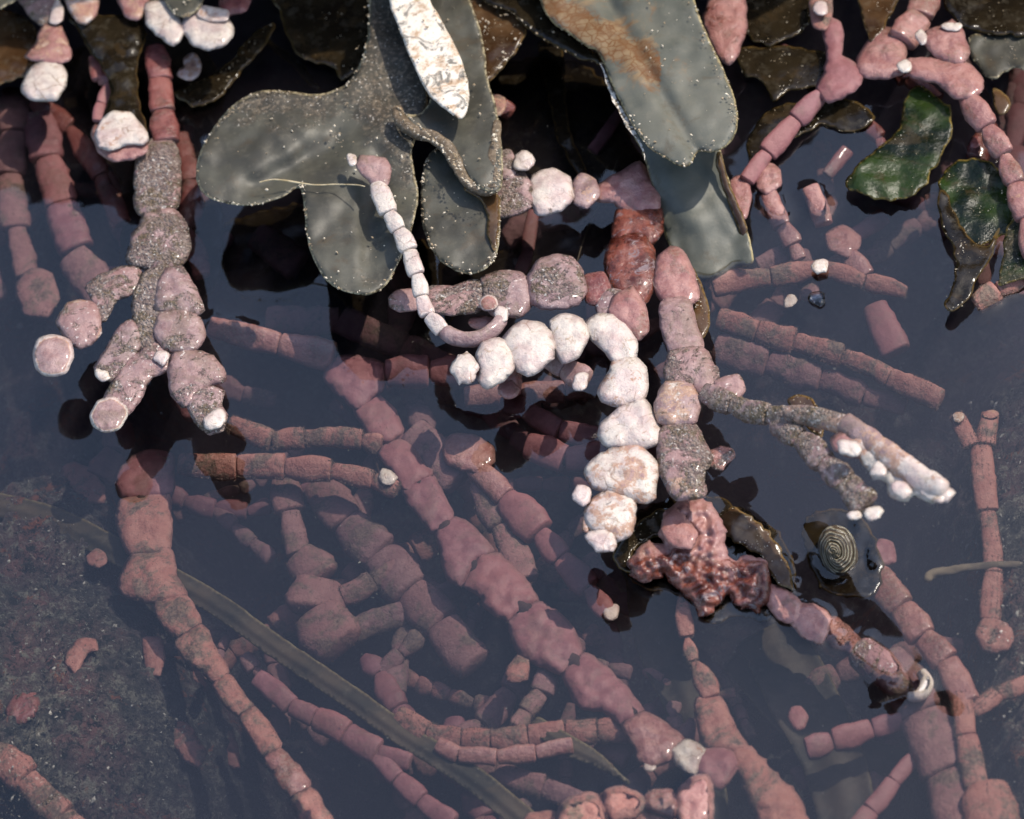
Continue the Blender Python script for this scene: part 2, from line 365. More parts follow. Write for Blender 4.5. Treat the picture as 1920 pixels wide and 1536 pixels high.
def tube(name, pts, mat, parent=None, prof=None, depth=.85, sides=14, b=(0, 0), c=0.0, wet=0.0, lump=.05, rc=None, step=4.0):
    """pts: (x, y, z, w) along the body; rounded ends; w is the width"""
    SEED[0] += 1; sd_ = SEED[0] * 3.7
    X = [(*P(p[0], p[1], p[2]), p[3]) for p in pts]
    L3 = spline([np.array(p) for p in X], 1e9 if len(X) == 2 else step, closed=False) if len(X) > 2 else np.array(X, float)
    c3 = L3[:, :3]; seg = np.linalg.norm(np.diff(c3, axis=0), axis=1); cum = np.concatenate([[0], np.cumsum(seg)]); L = cum[-1]
    wmax = max(p[3] for p in pts); rc = rc if rc is not None else wmax * .28
    rc = min(rc, L * .48)
    mid = np.linspace(rc, L - rc, max(3, int((L - 2 * rc) / step)))
    e0 = rc * (1 - np.cos(np.linspace(0, math.pi / 2, 6)[1:-1])); ts = np.concatenate([e0, mid, (L - e0)[::-1]])
    V, mk, F = [], [], []
    def at(t):
        return np.array([np.interp(t, cum, L3[:, k]) for k in range(4)])
    e = L * .02
    for t in ts:
        q = at(t); d = Vector(at(min(t + e, L))[:3] - at(max(t - e, 0))[:3]).normalized()
        p = Vector(q[:3]); n = (CAM - p).normalized(); sx = d.cross(n).normalized(); nn = sx.cross(d).normalized()
        u = t / L; r = q[3] / 2 * (prof(u) if prof else 1)
        k = min(t, L - t) / rc
        endf = math.sqrt(max(0, 1 - (1 - min(k, 1)) ** 2)) if k < 1 else 1.0
        endf = .55 + .45 * endf if rc < wmax * .2 else endf
        for j in range(sides):
            a = 2 * math.pi * j / sides; ca, sa = math.cos(a), math.sin(a)
            m = 1 + lump * 1.6 * noise.noise((ca * 1.1 + sd_, sa * 1.1, t * .035)) + lump * .8 * noise.noise((ca * 3 + sd_, sa * 3, t * .1))
            V.append(p + (sx * math.copysign(abs(ca) ** .8, ca) + nn * math.copysign(abs(sa) ** .8, sa) * depth) * r * endf * m)
            mk.append((b[0] + (b[1] - b[0]) * u, c, wet, min(1, k * .5)))
    nr = len(ts)
    for i in range(nr - 1):
        for j in range(sides):
            F.append([i * sides + j, (i + 1) * sides + j, (i + 1) * sides + (j + 1) % sides, i * sides + (j + 1) % sides])
    q0, q1 = at(0), at(L)
    V += [Vector(q0[:3]), Vector(q1[:3])]; mk += [(b[0], c, wet, 0), (b[1], c, wet, 0)]
    n0 = nr * sides
    for j in range(sides):
        F.append([n0, j, (j + 1) % sides]); F.append([n0 + 1, (nr - 1) * sides + (j + 1) % sides, (nr - 1) * sides + j])
    return mesh_obj(name, V, F, mat, parent, mk)

def chain(parent, nodes, mat, b=0.0, c=0.0, wet=0.0, tip=0.0, bulge=.10, pos=.68, gap=.3, lump=.08, depth=.5, rc=.07):
    """jointed branch: nodes (x, y, z, w); one segment between each two nodes (w of the far node is its width)"""
    rnd = random.Random(int(nodes[0][0] * 7 + nodes[0][1]))
    n = len(nodes)
    for i in range(n - 1):
        a, d = np.array(nodes[i], float), np.array(nodes[i + 1], float)
        v = d - a; L = np.hypot(v[0], v[1]) or 1
        k = gap / L; p = a + v * k; q = d - v * k
        wv = d[3]; mid = (p + q) / 2; per = np.array([-v[1], v[0]]) / L * rnd.uniform(-.035, .035) * L
        pw = pos + rnd.uniform(-.12, .12); bu = bulge * rnd.uniform(.7, 1.3)
        def prof(u, pw=pw, bu=bu):
            x = u / pw if u < pw else (1 - u) / (1 - pw)
            return 1 - bu * (2.1 if u < pw else .8) * (1 - math.sin(max(0, min(1, x)) * math.pi / 2))
        last = (i == n - 2)
        bb = (b, b + (tip if last else 0))
        tube('segment', [(p[0], p[1], p[2], wv), (mid[0] + per[0], mid[1] + per[1], mid[2], wv), (q[0], q[1], q[2], wv)],
             mat, parent, prof, depth, 14, bb, c, wet, lump, rc * wv)
    wmin = min(x[3] for x in nodes[1:])
    tube('joint_core', [(x[0], x[1], x[2] - 2, wmin * .42) for x in nodes], 'joint', parent, lump=0, sides=8, step=12)
def ball(parent, x, y, z, rx, ry=None, mat='rose', b=1.0, name='tip', rot=0, **k):
    ry = ry or rx; cr_, sr_ = math.cos(math.radians(rot)), math.sin(math.radians(rot))
    pts = [(x + rx * math.cos(a) * cr_ - ry * math.sin(a) * sr_, y + rx * math.cos(a) * sr_ + ry * math.sin(a) * cr_)
           for a in [i * math.pi / 5 for i in range(10)]]
    rj = random.Random(int(x * 3 + y)); pts = [(x + (p_[0] - x) * q_, y + (p_[1] - y) * q_) for p_ in pts for q_ in (rj.uniform(.95, 1.06),)]
    return blob(name, pts, z, mat, parent, th=min(rx, ry) * .75, b=b, **{'rough': .14, **k})

def fuzz(parent, n, seed, h=(2.5, 6.5)):
    n = int(n * 1.1)
    """short algal hairs grown on the segments of a frond"""
    rnd = random.Random(seed); V, F = [], []
    chs = [o for o in parent.children if o.name.split('.')[0] == 'segment']
    if not chs: return
    for _ in range(n):
        me = rnd.choice(chs).data; pl = me.polygons[rnd.randrange(len(me.polygons))]
        c0 = pl.center / S; nn = Vector(pl.normal)
        if nn.dot(-FWD) < -.15 or noise.noise(c0 * .035) < .02: continue
        d = (nn + Vector((rnd.gauss(0, .9), rnd.gauss(0, .9), rnd.gauss(0, .9)))).normalized(); sx = d.cross(-FWD)
        if sx.length < .1: sx = d.orthogonal()
        sx.normalize(); L = rnd.uniform(*h); w_ = rnd.uniform(.25, .6); i = len(V)
        V += [c0 - sx * w_, c0 + sx * w_, c0 + d * L + sx * rnd.uniform(-2, 2)]; F.append([i, i + 1, i + 2])
    o = mesh_obj('algal_fuzz', V, F, 'fuzz', parent, smooth=False); o['kind'] = 'stuff'
M['fuzz'] = plain('fuzz_brown', (0.10, 0.07, 0.05), (0.22, 0.14, 0.11), sc=10, rough=.8)

def ribbon(name, pts, mat, parent=None, **k):
    """a flat strap along pts (x, y, z, w)"""
    L = spline([np.array(q, float) for q in pts], 40, closed=False)
    left, right = [], []
    for i in range(len(L)):
        d = L[min(i + 1, len(L) - 1)][:2] - L[max(i - 1, 0)][:2]; d = d / np.hypot(*d); n_ = np.array([-d[1], d[0]])
        left.append(tuple(L[i][:2] + n_ * L[i][3] / 2)); right.append(tuple(L[i][:2] - n_ * L[i][3] / 2))
    def near(x, y):
        best = (1e18, 0, 0, 0)
        for i in range(len(L) - 1):
            e = L[i + 1][:2] - L[i][:2]; v = np.array((x, y)) - L[i][:2]; t = min(1, max(0, v.dot(e) / e.dot(e)))
            dv = v - e * t; dd = dv.dot(dv)
            if dd < best[0]: best = (dd, i, t, (e[0] * v[1] - e[1] * v[0]) / np.hypot(*e))
        q = L[best[1]] * (1 - best[2]) + L[best[1] + 1] * best[2]
        return q[2], best[3] / q[3]
    zf = lambda x, y: near(x, y)[0]
    def rib(x, y):
        s_ = max(-.5, min(.5, near(x, y)[1]))
        return 3.0 * math.cos(s_ * 11) - 6 * s_
    return blob(name, left + right[::-1], zf, mat, parent, th=4, flat=9, fn=rib, rough=.012, step=6, **k)

# ------------------------------------------------------------------ pool bed, water, ledge
def bed_z(x, y):
    """depth of the rock under photo pixel x, y (pixel units)"""
    def g(cx, cy, rx, ry, rot=0):
        c_, s_ = math.cos(math.radians(rot)), math.sin(math.radians(rot))
        dx, dy = x - cx, y - cy; u = (dx * c_ + dy * s_) / rx; v = (-dx * s_ + dy * c_) / ry
        return math.exp(-(u * u + v * v) ** 1.6)
    k = max(g(60, 1330, 420, 420, 40), .9 * g(80, 1050, 250, 260), g(1990, 1150, 290, 620), .55 * g(1560, 700, 420, 130, 18), .5 * g(20, 500, 200, 420),
            .42 * g(1420, 1330, 250, 260))
    return -560 + 535 * min(k, 1)
def build_bed():
    st = 8; xs = np.arange(-1400, 3300, st); V = []; 
    c_mid = P(960, 768, 0)
    ys = np.arange(-1500, 1800, st); F = []
    for j, wy in enumerate(ys):
        for i, wx in enumerate(np.arange(-1500, 1500, st)):
            px, py = PIX(Vector((wx, wy, -150)))
            z = bed_z(px, py)
            z += 26 * noise.noise((wx * .006, wy * .006, 1)) + 24 * noise.noise((wx * .02, wy * .02, 5)) + 18 * noise.noise((wx * .06, wy * .06, 2)) + 9 * noise.noise((wx * .16, wy * .16, 6))
            V.append((wx, wy, min(z, -12)))
    nx = len(np.arange(-1500, 1500, st))
    for j in range(len(ys) - 1):
        for i in range(nx - 1):
            a = j * nx + i; F.append([a, a + 1, a + nx + 1, a + nx])
    o = mesh_obj('pool_bed', V, F, 'bed'); tag(o, kind='structure'); return V
BEDV = build_bed()


# unseen rock ledge, shaped to blacken reflections, beyond the top of the picture, from which the weed hangs
def ledge():
    V, F = [], []; nx, nz = 120, 30
    for i in range(nx):
        x = -2300 + 4600 * i / (nx - 1)
        top = 860 + 260 * noise.noise((x * .0025, 1, 3)) + 130 * noise.noise((x * .009, 2, 3))
        # saddles cut into the ledge to leave patches of reflected sky
        for cx, wd, dp in ((-540, 62, 420), (620, 110, 380), (860, 120, 420), (330, 50, 260)): top -= dp * math.exp(-((x - cx) / wd) ** 2)
        for k in range(nz):
            u = k / (nz - 1)
            y0 = max(P(960 + x * 1.0, -90, 0).y, 1040) + 50
            if u < .6: zz = -420 + (top + 420) * (u / .6); yy = y0 + 60 * noise.noise((x * .01, zz * .01, 0)) - 30 * u + max(0, -zz) * 1.1
            else: v = (u - .6) / .4; zz = top + 60 * math.sin(v * 1.5) + 25 * noise.noise((x * .02, v * 6, 8)); yy = y0 - 20 + v * 900
            V.append((x + 20 * noise.noise((zz * .02, x * .01, 4)), yy, zz))
    for i in range(nx - 1):
        for k in range(nz - 1):
            a = i * nz + k; F.append([a, a + nz, a + nz + 1, a + 1])
    o = mesh_obj('rock_ledge', V, F, 'rockdark'); tag(o, kind='structure')
ledge()

# ------------------------------------------------------------------ seaweed blades above the water
WEEDG = 'olive seaweed blades hanging over the pool'
def grains(parent, outline, z, count, seed, r=(1.2, 3.2), spread=9, k_in=0.15, lo=None):
    """grains of sand stuck along the rim of a blade"""
    rnd = random.Random(seed); B = spline(outline, 4)
    cx, cy = B.mean(0); V, F = [], []
    for _ in range(count):
        p = B[rnd.randrange(len(B))]
        if lo and not lo(p[0], p[1]): continue
        if rnd.random() < k_in: q = p + (np.array((cx, cy)) - p) * rnd.random() ** .8
        else: q = p + (np.array((cx, cy)) - p) / max(1, np.hypot(cx - p[0], cy - p[1])) * abs(rnd.gauss(0, spread))
        zz = z(q[0], q[1]) if callable(z) else z
        if isinstance(z, tuple):
            ym, yM = B[:, 1].min(), B[:, 1].max(); zz = z[0] + (z[1] - z[0]) * (q[1] - ym) / (yM - ym)
        c0 = P(q[0], q[1], zz); n = (CAM - c0).normalized(); c0 = c0 + n * 5
        rr = r[0] * .7 + (r[1] - r[0]) * rnd.random() ** 1.7 * 1.6; el = rnd.uniform(.45, 1.0)
        a0 = rnd.random() * 6.28; d1 = CR * math.cos(a0) + CU * math.sin(a0); d2 = CU * math.cos(a0) - CR * math.sin(a0)
        i0 = len(V)
        V += [c0 + d1 * rr, c0 + d2 * rr * el * .8, c0 - d1 * rr, c0 - d2 * rr * el, c0 + n * rr * .8, c0 - n * rr * .8]
        for j in range(4): F += [[i0 + j, i0 + (j + 1) % 4, i0 + 4], [i0 + (j + 1) % 4, i0 + j, i0 + 5]]
    o = mesh_obj('sand_grains', V, F, 'grain', parent, smooth=False); o['kind'] = 'stuff'

def bell(cx, cy, ang, wd, ln, h):
    c_, s_ = math.cos(math.radians(ang)), math.sin(math.radians(ang))
    def f(x, y):
        dx, dy = x - cx, y - cy; u = dx * c_ + dy * s_; v = -dx * s_ + dy * c_
        return h * math.exp(-(v / wd) ** 2 - (u / ln) ** 4)
    return f

t = thing('brown_seaweed', 'large olive blade with three broad rounded lobes hanging over the pool', 'seaweed', WEEDG)
stem_crust = lambda x, y: .72 * math.exp(-(max(0, y - 170) / 120) ** 2) + .5 * math.exp(-(((x - 775) * .9 + (y - 260) * .3) / 60) ** 2) - .05
OA = [(700, -60), (692, 30), (684, 95), (660, 145), (628, 168), (590, 177), (552, 172), (508, 169), (478, 173), (440, 195), (405, 233), (378, 280),
      (367, 325), (383, 364), (428, 383), (480, 384), (528, 370), (562, 353), (570, 390), (573, 435), (586, 482), (608, 522), (642, 546), (687, 553),
      (722, 538), (742, 505), (758, 470), (775, 420), (784, 370), (778, 325), (772, 290), (782, 250), (800, 205), (800, 150), (790, 80), (770, 10), (765, -60)]
fa = lambda x, y: bell(640, 330, -55, 26, 150, 14)(x, y) - bell(545, 318, 152, 26, 130, 30)(x, y) + bell(700, 390, 95, 24, 120, -24)(x, y)
blob('blade', OA, 130, 'olive', t, th=4, flat=10, ruffle=14, rough=.012, c=stem_crust, fn=fa, step=7)
grains(t, OA, 136, 420, 3, spread=7, k_in=.3, lo=lambda x, y: x < 790)
tag(t)
t = thing('brown_seaweed', 'small rounded olive blade with amber right side, below the curled crusty one', 'seaweed', WEEDG)
OB = [(792, 330), (800, 296), (818, 278), (850, 290), (872, 335), (905, 352), (934, 366), (938, 400), (936, 450), (926, 490), (890, 513), (850, 506), (816, 478), (795, 432), (788, 380)]
blob('blade', OB, 112, 'olive', t, th=4, flat=10, ruffle=12, rough=.015, c=.0, wet=0)
blob('amber_margin', [(880, 345), (934, 366), (937, 400), (936, 440), (928, 470), (914, 440), (912, 400), (896, 372), (870, 355)], 122, 'brownweed', t, th=4, flat=10, c=.1)
grains(t, OB, 118, 190, 4, spread=6, k_in=.1)
t = thing('brown_seaweed', 'grey olive blade with a thick curled edge crusted in sand', 'seaweed', WEEDG)
OC = [(840, -60), (880, 0), (905, 70), (915, 150), (932, 205), (942, 290), (938, 358), (900, 352), (868, 318), (835, 272), (795, 255), (765, 236), (760, 215), (790, 212), (806, 175), (775, 95), (745, 40), (730, -60)]
blob('blade', OC, 155, 'olive', t, th=4, flat=10, ruffle=14, rough=.012, c=.05, step=8)
tube('curled_edge', [(744, 200, 170, 20), (752, 225, 170, 26), (775, 246, 168, 26), (812, 258, 165, 24), (842, 282, 160, 28), (862, 318, 152, 24), (878, 342, 150, 20), (905, 356, 150, 22), (932, 352, 150, 20)], 'curl', t, c=.9, lump=.16, depth=.6)
tube('curled_edge', [(932, 225, 160, 14), (930, 260, 160, 20), (926, 300, 155, 24), (930, 345, 150, 18)], 'curl', t, c=.9, lump=.16, depth=.6)
grains(t, [(744, 200), (775, 246), (842, 282), (878, 342), (935, 358), (930, 250), (938, 330), (890, 352), (855, 320), (812, 262)], 176, 260, 5, spread=4, k_in=.05)
grains(t, OC, 162, 90, 6, spread=10, k_in=.5)
t = thing('brown_seaweed', 'narrow bleached cream blade lying across the olive blades', 'seaweed', WEEDG)
OD = [(716, -60), (730, 5), (748, 55), (772, 115), (800, 172), (838, 208), (864, 223), (878, 202), (878, 160), (862, 105), (835, 50), (806, 0), (790, -60)]
blob('blade', OD, 205, 'dead', t, th=5, flat=10, ruffle=6, rough=.012, b=.6, c=.12, step=5)
grains(t, OD, 210, 60, 16, spread=8, k_in=.5)
t = thing('brown_seaweed', 'dark sand-speckled blade with brown right half, right of the cream blade', 'seaweed', WEEDG)
OE = [(868, -60), (872, 20), (886, 80), (893, 170), (905, 162), (935, 135), (960, 108), (978, 80), (988, 55), (975, 20), (950, 0), (930, -60)]
blob('blade', OE, 118, 'brownweed', t, th=5, flat=12, ruffle=10, c=.35)
grains(t, OE, 124, 150, 7, spread=14, k_in=.4)
t = thing('brown_seaweed', 'thin black blade edge running behind the grey blade with ochre stain', 'seaweed', WEEDG)
OE2 = [(880, -60), (905, 2), (950, 20), (1000, 62), (1050, 92), (1128, 122), (1120, 100), (1075, 70), (1035, 30), (1010, -60)]
blob('blade', OE2, 135, 'dark', t, th=5, flat=10, c=.1)
grains(t, OE2, 140, 60, 8, spread=3, k_in=.1)
t = thing('brown_seaweed', 'big grey olive blade with an ochre netted stain and notched tip', 'seaweed', WEEDG)
OF = [(990, -60), (1012, 0), (1035, 42), (1062, 60), (1100, 88), (1122, 100), (1150, 165), (1172, 210), (1195, 248), (1215, 275), (1245, 296), (1284, 314), (1300, 302), (1310, 284), (1330, 286), (1362, 276),
      (1380, 250), (1384, 220), (1376, 180), (1352, 118), (1330, 75), (1302, 0), (1290, -60)]
ff = lambda x, y: -18 * math.exp(-(((x - 1215) * .86 - (y - 130) * .5) / 16) ** 2) + bell(1240, 190, 60, 40, 130, 16)(x, y)
blob('blade', OF, 175, 'ochre', t, th=7, flat=14, ruffle=9, rough=.012, fn=ff, step=6, c=.02, wet=lambda x, y: 1.15 * math.exp(-(((x - 1130) * .5 - (y - 70) * .87) / 36) ** 2) * (1 if x < 1240 else .0) + .1)
grains(t, OF, 184, 330, 9, spread=12, k_in=.25, lo=lambda x, y: x > 1180)
t = thing('brown_seaweed', 'long greyish green blade dipping its cut end under the water', 'seaweed', WEEDG)
OG = [(1150, 130), (1175, 225), (1205, 290), (1225, 360), (1240, 420), (1262, 480), (1285, 535), (1330, 525), (1375, 505), (1412, 492), (1402, 435), (1380, 380), (1360, 315), (1345, 270), (1280, 200), (1200, 140)]
blob('blade', OG, (150, -16), 'ochre', t, th=4, flat=10, ruffle=10, rough=.012, fn=bell(1290, 400, 66, 30, 200, 10), step=8, c=.05)
blob('brown_margin', [(1350, 285), (1366, 340), (1392, 400), (1402, 440), (1392, 450), (1372, 400), (1352, 345), (1342, 300)], (110, 12), 'brownweed', t, th=5, flat=8, c=.2)
blob('pale_midrib', [(1125, 118), (1160, 190), (1200, 262), (1210, 300), (1196, 262), (1172, 232), (1150, 190)], 165, 'dead', t, th=5, flat=6, b=.3)

# ------------------------------------------------------------------ frond of the upper left, raised above the water
def frond(label, group=None, name='coralline_frond'):
    return thing(name, label, 'coralline alga', group)
F1 = frond('tall sediment-crusted frond at left, forking into lobes with white rimmed discs')
chain(F1, [(292, 88, 62, 50), (300, 150, 64, 54), (306, 210, 66, 52), (312, 268, 68, 58)], 'red', c=.15, wet=.1, lump=.12)
blob('segment', [(285, 264), (318, 266), (333, 285), (336, 340), (331, 388), (300, 400), (268, 402), (254, 385), (256, 320), (264, 280)], 72, 'mauve', F1, c=.75)
blob('segment', [(272, 402), (325, 393), (350, 430), (355, 468), (340, 495), (300, 505), (258, 502), (238, 485), (246, 450), (262, 420)], 78, 'mauve', F1, c=.65)
blob('segment', [(250, 502), (266, 516), (252, 545), (218, 562), (200, 580), (178, 570), (163, 540), (185, 520), (222, 505)], 88, 'mauve', F1, b=.25, c=.62)
blob('segment', [(200, 548), (214, 560), (206, 580), (196, 600), (186, 598), (180, 572)], 88, 'mauve', F1, c=.8)
blob('disc', [(106, 600), (122, 572), (150, 560), (178, 570), (192, 595), (190, 625), (172, 648), (150, 655), (125, 640), (112, 620)], 92, 'mauve', F1, rim=.5, c=.4, th=26)
blob('disc', [(62, 652), (80, 630), (110, 626), (133, 642), (138, 670), (122, 703), (92, 707), (66, 692)], 98, 'mauve', F1, rim=.75, b=.12, th=26, c=.1)
blob('segment', [(270, 512), (310, 500), (340, 525), (322, 570), (305, 610), (300, 648), (288, 665), (258, 655), (248, 612), (252, 555)], 92, 'mauve', F1, c=.9, rough=.06)
blob('segment', [(246, 602), (264, 640), (246, 672), (222, 700), (206, 712), (184, 702), (180, 688), (205, 650), (228, 612)], 98, 'mauve', F1, c=.55)
ball(F1, 193, 703, 104, 17, 12, b=.75, rot=20, mat='rose')
blob('segment', [(300, 640), (320, 655), (318, 690), (285, 705), (262, 745), (240, 772), (216, 776), (200, 748), (224, 702), (245, 672), (278, 650)], 98, 'mauve', F1, c=.42)
blob('disc', [(168, 778), (184, 750), (212, 744), (236, 760), (238, 785), (222, 806), (196, 812), (176, 800)], 108, 'mauve', F1, rim=.95, th=18, c=.1)
blob('segment', [(312, 506), (342, 503), (364, 540), (380, 580), (368, 590), (322, 582), (292, 575), (300, 532)], 102, 'mauve', F1, b=.22, c=.42)
blob('segment', [(302, 588), (342, 584), (374, 600), (384, 632), (370, 650), (338, 660), (310, 655), (292, 622)], 106, 'mauve', F1, b=.30, c=.4)
ball(F1, 303, 671, 112, 15, 14, b=.62, mat='rose')
blob('segment', [(322, 666), (352, 655), (398, 670), (420, 700), (414, 715), (376, 730), (364, 754), (342, 764), (325, 740), (318, 702)], 106, 'mauve', F1, b=.28, c=.38)
blob('segment', [(356, 738), (385, 726), (418, 735), (412, 760), (424, 780), (418, 804), (390, 812), (366, 790), (355, 765)], 108, 'mauve', F1, c=.55)
ball(F1, 403, 787, 124, 25, 18, b=1.1, rot=-30, mat='rose')

F2 = frond('small frond at the upper left edge ending in a cream faceted segment')
blob('tip', [(108, -4), (119, 15), (118, 38), (106, 47), (91, 42), (97, 15)], 108, 'rose', F2, b=1.1)
blob('segment', [(84, 48), (112, 52), (124, 80), (131, 108), (112, 118), (78, 114), (50, 108), (55, 100), (72, 80), (74, 62)], 98, 'rose', F2, b=.42, th=14)
blob('segment', [(58, 130), (80, 118), (110, 120), (122, 140), (120, 160), (104, 186), (70, 186), (43, 174), (48, 150)], 96, 'rose', F2, b=.85, wet=0, th=24)
blob('segment', [(30, -20), (110, -20), (90, 50), (60, 30)], 92, 'mauve', F2, c=.5)
F3 = frond('pale pink knob hanging at the top edge above the black stipe')
blob('segment', [(124, -20), (182, -10), (178, 28), (160, 43), (147, 38), (130, 15)], 104, 'rose', F3, b=.5, c=.1)
F4 = frond('frond at the top left with two bulging white segments side by side')
blob('segment', [(218, -20), (278, -20), (270, 22), (255, 36), (236, 26)], 112, 'rose', F4, b=.42, c=.1)
blob('segment', [(276, 8), (312, 4), (335, 38), (342, 60), (325, 84), (300, 66), (278, 44)], 122, 'rose', F4, b=.88)
blob('segment', [(348, 26), (372, 18), (420, 34), (437, 54), (424, 80), (390, 92), (360, 78), (343, 52)], 122, 'rose', F4, b=.98)
blob('segment', [(378, 14), (425, 22), (424, 36), (395, 38), (372, 28)], 134, 'rose', F4, b=.55)
blob('segment', [(420, -20), (470, -20), (460, 18), (430, 26), (414, 14)], 112, 'red', F4, b=.2)
t = thing('brown_seaweed', 'grey speckled rounded blade tip between the two white segments at the top left', 'seaweed')
OT = [(305, -30), (384, -30), (376, 12), (348, 32), (320, 20)]
blob('blade', OT, 140, 'olive', t, th=5, flat=10, c=.1); grains(t, OT, 145, 60, 12, spread=3)
t = thing('brown_seaweed', 'grey blade corner in the very top left corner', 'seaweed')
blob('blade', [(-40, -40), (50, -40), (30, 0), (8, 14), (-40, 25)], 130, 'olive', t, th=5, flat=10)
# stipe with the cut end
t = thing('seaweed_stipe', 'glossy black stipe ending in a cream and orange cut face', 'seaweed stalk')
blob('stalk', [(125, 20), (200, 28), (262, 20), (275, 60), (262, 105), (258, 150), (265, 200), (276, 246), (240, 262), (190, 245), (200, 200), (208, 165), (190, 120), (160, 85)], 88, 'dark', t, th=26, c=.35, wet=.3, rough=.05)
blob('rim', [(170, 252), (178, 232), (240, 250), (276, 268), (278, 285), (250, 300), (210, 304), (182, 288)], 96, 'rose', t, th=14, c=.1)
blob('cut_end', [(177, 252), (190, 222), (212, 208), (245, 212), (270, 236), (282, 262), (268, 272), (240, 274), (205, 284), (182, 276)], 108, 'rust', t, b=.62, wet=.3, th=14)
F5 = frond('narrow dull red frond alongside the left of the black stipe')
chain(F5, [(178, 105, 60, 20), (186, 150, 60, 36), (212, 152, 64, 28)], 'red', b=.0)
chain(F5, [(212, 152, 64, 20), (190, 195, 62, 26), (184, 228, 60, 26)], 'pink')
F6 = frond('thin pale chipped flake right of the dark red stem')
blob('flake', [(344, 110), (362, 98), (375, 112), (378, 132), (366, 148), (345, 150), (332, 142), (338, 128), (346, 125)], 40, 'rose', F6, b=.55, th=4, flat=5)

# dark blades at the surface, and black sheets put in for dark reflections
DG = 'black wet blades at the surface'
def dark(label, outline, z, mat='dark', ruffle=7, step=6, th=2.5, c=.05, cat='seaweed', g=60, gk=.5, group=None):
    t = thing('brown_seaweed', label, cat, group)
    blob('blade', outline, z, mat, t, th=th, flat=6, ruffle=ruffle, c=c, rough=.05, step=step)
    if g: grains(t, outline, z, g, int(outline[0][0]), r=(.8, 1.6), spread=12, k_in=gk)
    return t
dark('curved black pointed sheet right of the pale flake at the upper left', [(328, 178), (345, 165), (380, 150), (425, 120), (470, 70), (515, 40), (513, 62), (480, 110), (440, 150), (415, 178), (395, 194), (372, 201), (352, 196)], 8)
dark('broad very dark olive sheet for the ledge reflection at the top, between the black sheet and the three-lobed blade', [(500, -60), (522, 20), (540, 70), (562, 105), (592, 118), (625, 130), (650, 148), (690, 100), (700, 20), (700, -60)], 14, c=.1)  # dark sheet painted in place of the ledge's reflection
dark('slim dark brown strap hanging in the shade left of the ochre stained blade', [(1010, 80), (1050, 90), (1060, 160), (1068, 240), (1100, 320), (1085, 330), (1050, 270), (1030, 200), (1015, 130)], -14, g=0)
dark('thin dark stem seen through the water at the upper middle left', [(500, 75), (520, 85), (560, 115), (590, 150), (600, 168), (580, 160), (545, 120), (515, 98)], -60, g=0)
dark('black wet blade lying flat under the pink forked frond at upper right', [(1380, 95), (1440, 88), (1520, 92), (1565, 108), (1545, 150), (1520, 165), (1480, 172), (1450, 190), (1425, 150), (1395, 140)], 10, c=.15)
dark('black patch of blade between the long pink frond and the pool at upper right', [(1440, 210), (1490, 190), (1560, 180), (1625, 200), (1640, 225), (1600, 250), (1540, 235), (1500, 255), (1450, 285), (1410, 300), (1400, 270)], 4, c=.1)
dark('glossy dark green blade with folded amber edge at the right', [(1588, 352), (1600, 318), (1640, 280), (1685, 240), (1700, 180), (1722, 160), (1750, 175), (1785, 208), (1780, 262), (1745, 325), (1735, 352), (1690, 376), (1640, 372)], 22, 'green', ruffle=12, c=.12)
dark('dark green ruffled blade under the frond at the right edge', [(1760, 340), (1800, 300), (1860, 305), (1905, 350), (1900, 420), (1870, 450), (1820, 460), (1790, 420), (1770, 380)], 10, 'green', ruffle=18, c=.05)
dark('forked black blade standing out of the water at the right', [(1755, 375), (1770, 355), (1790, 400), (1815, 440), (1850, 458), (1875, 430), (1862, 480), (1835, 520), (1815, 560), (1790, 585), (1768, 572), (1790, 525), (1786, 470), (1768, 425)], 26, ruffle=10, c=.1)
dark('mottled olive blade tip at the right edge', [(1886, 428), (1920, 400), (1960, 420), (1960, 520), (1910, 525), (1872, 535), (1880, 480)], 24, 'green', c=.55)
dark('grey wrinkled blade lying level near the upper right corner', [(1815, 72), (1860, 62), (1960, 55), (1960, 135), (1900, 128), (1860, 150), (1830, 120)], 18, 'olive', ruffle=20, c=.3)
dark('brown blade narrowing to a point at the top right', [(1610, -40), (1690, -40), (1665, 40), (1640, 78), (1625, 62)], 40, 'brownweed', c=.1)
dark('dark brown blade in the top right corner', [(1770, -40), (1960, -40), (1960, 60), (1880, 66), (1830, 60), (1790, 40)], 30, 'dark', ruffle=10, c=.1)
dark('dark amber blade curving behind the white tipped knob at the top', [(1400, -40), (1500, -40), (1520, 30), (1500, 60), (1450, 85), (1405, 70), (1395, 20)], 12, 'dark', ruffle=8)
dark('deep black sheet added for the dark reflection at the upper middle under the overhang', [(880, 150), (985, 110), (1110, 130), (1180, 250), (1215, 330), (1150, 350), (1030, 340), (960, 300), (930, 230)], -70, g=0, c=0)  # added sheet: blackens the water where the overhang is mirrored
dark('dark sheet added for the black reflection below the three-lobed blade', [(590, 385), (420, 420), (400, 470), (430, 540), (520, 560), (600, 540), (700, 620), (790, 640), (870, 590), (980, 590), (1120, 560), (1150, 420), (1000, 380), (900, 480)], -150, g=0, c=0)  # no real blade: dark colour for the lobed blade mirrored in the water
dark('black sheet added for the dark reflection behind the left frond stem', [(130, 100), (330, 60), (420, 160), (400, 300), (420, 420), (390, 560), (240, 560), (225, 400), (220, 330), (130, 230)], -110, g=0, c=0)  # sunken black sheet put in for the dark mirrored gap
dark('dark drooping blade at the left edge under the cream segment', [(-40, 20), (40, 30), (75, 80), (55, 140), (-40, 150)], 30, 'brownweed', c=.4, ruffle=20)
dark('black fringed blade around the wet pink boss, left side', [(1148, 1045), (1160, 1015), (1190, 985), (1235, 955), (1262, 962), (1250, 1000), (1200, 1020), (1182, 1048), (1192, 1075), (1160, 1068)], 10)
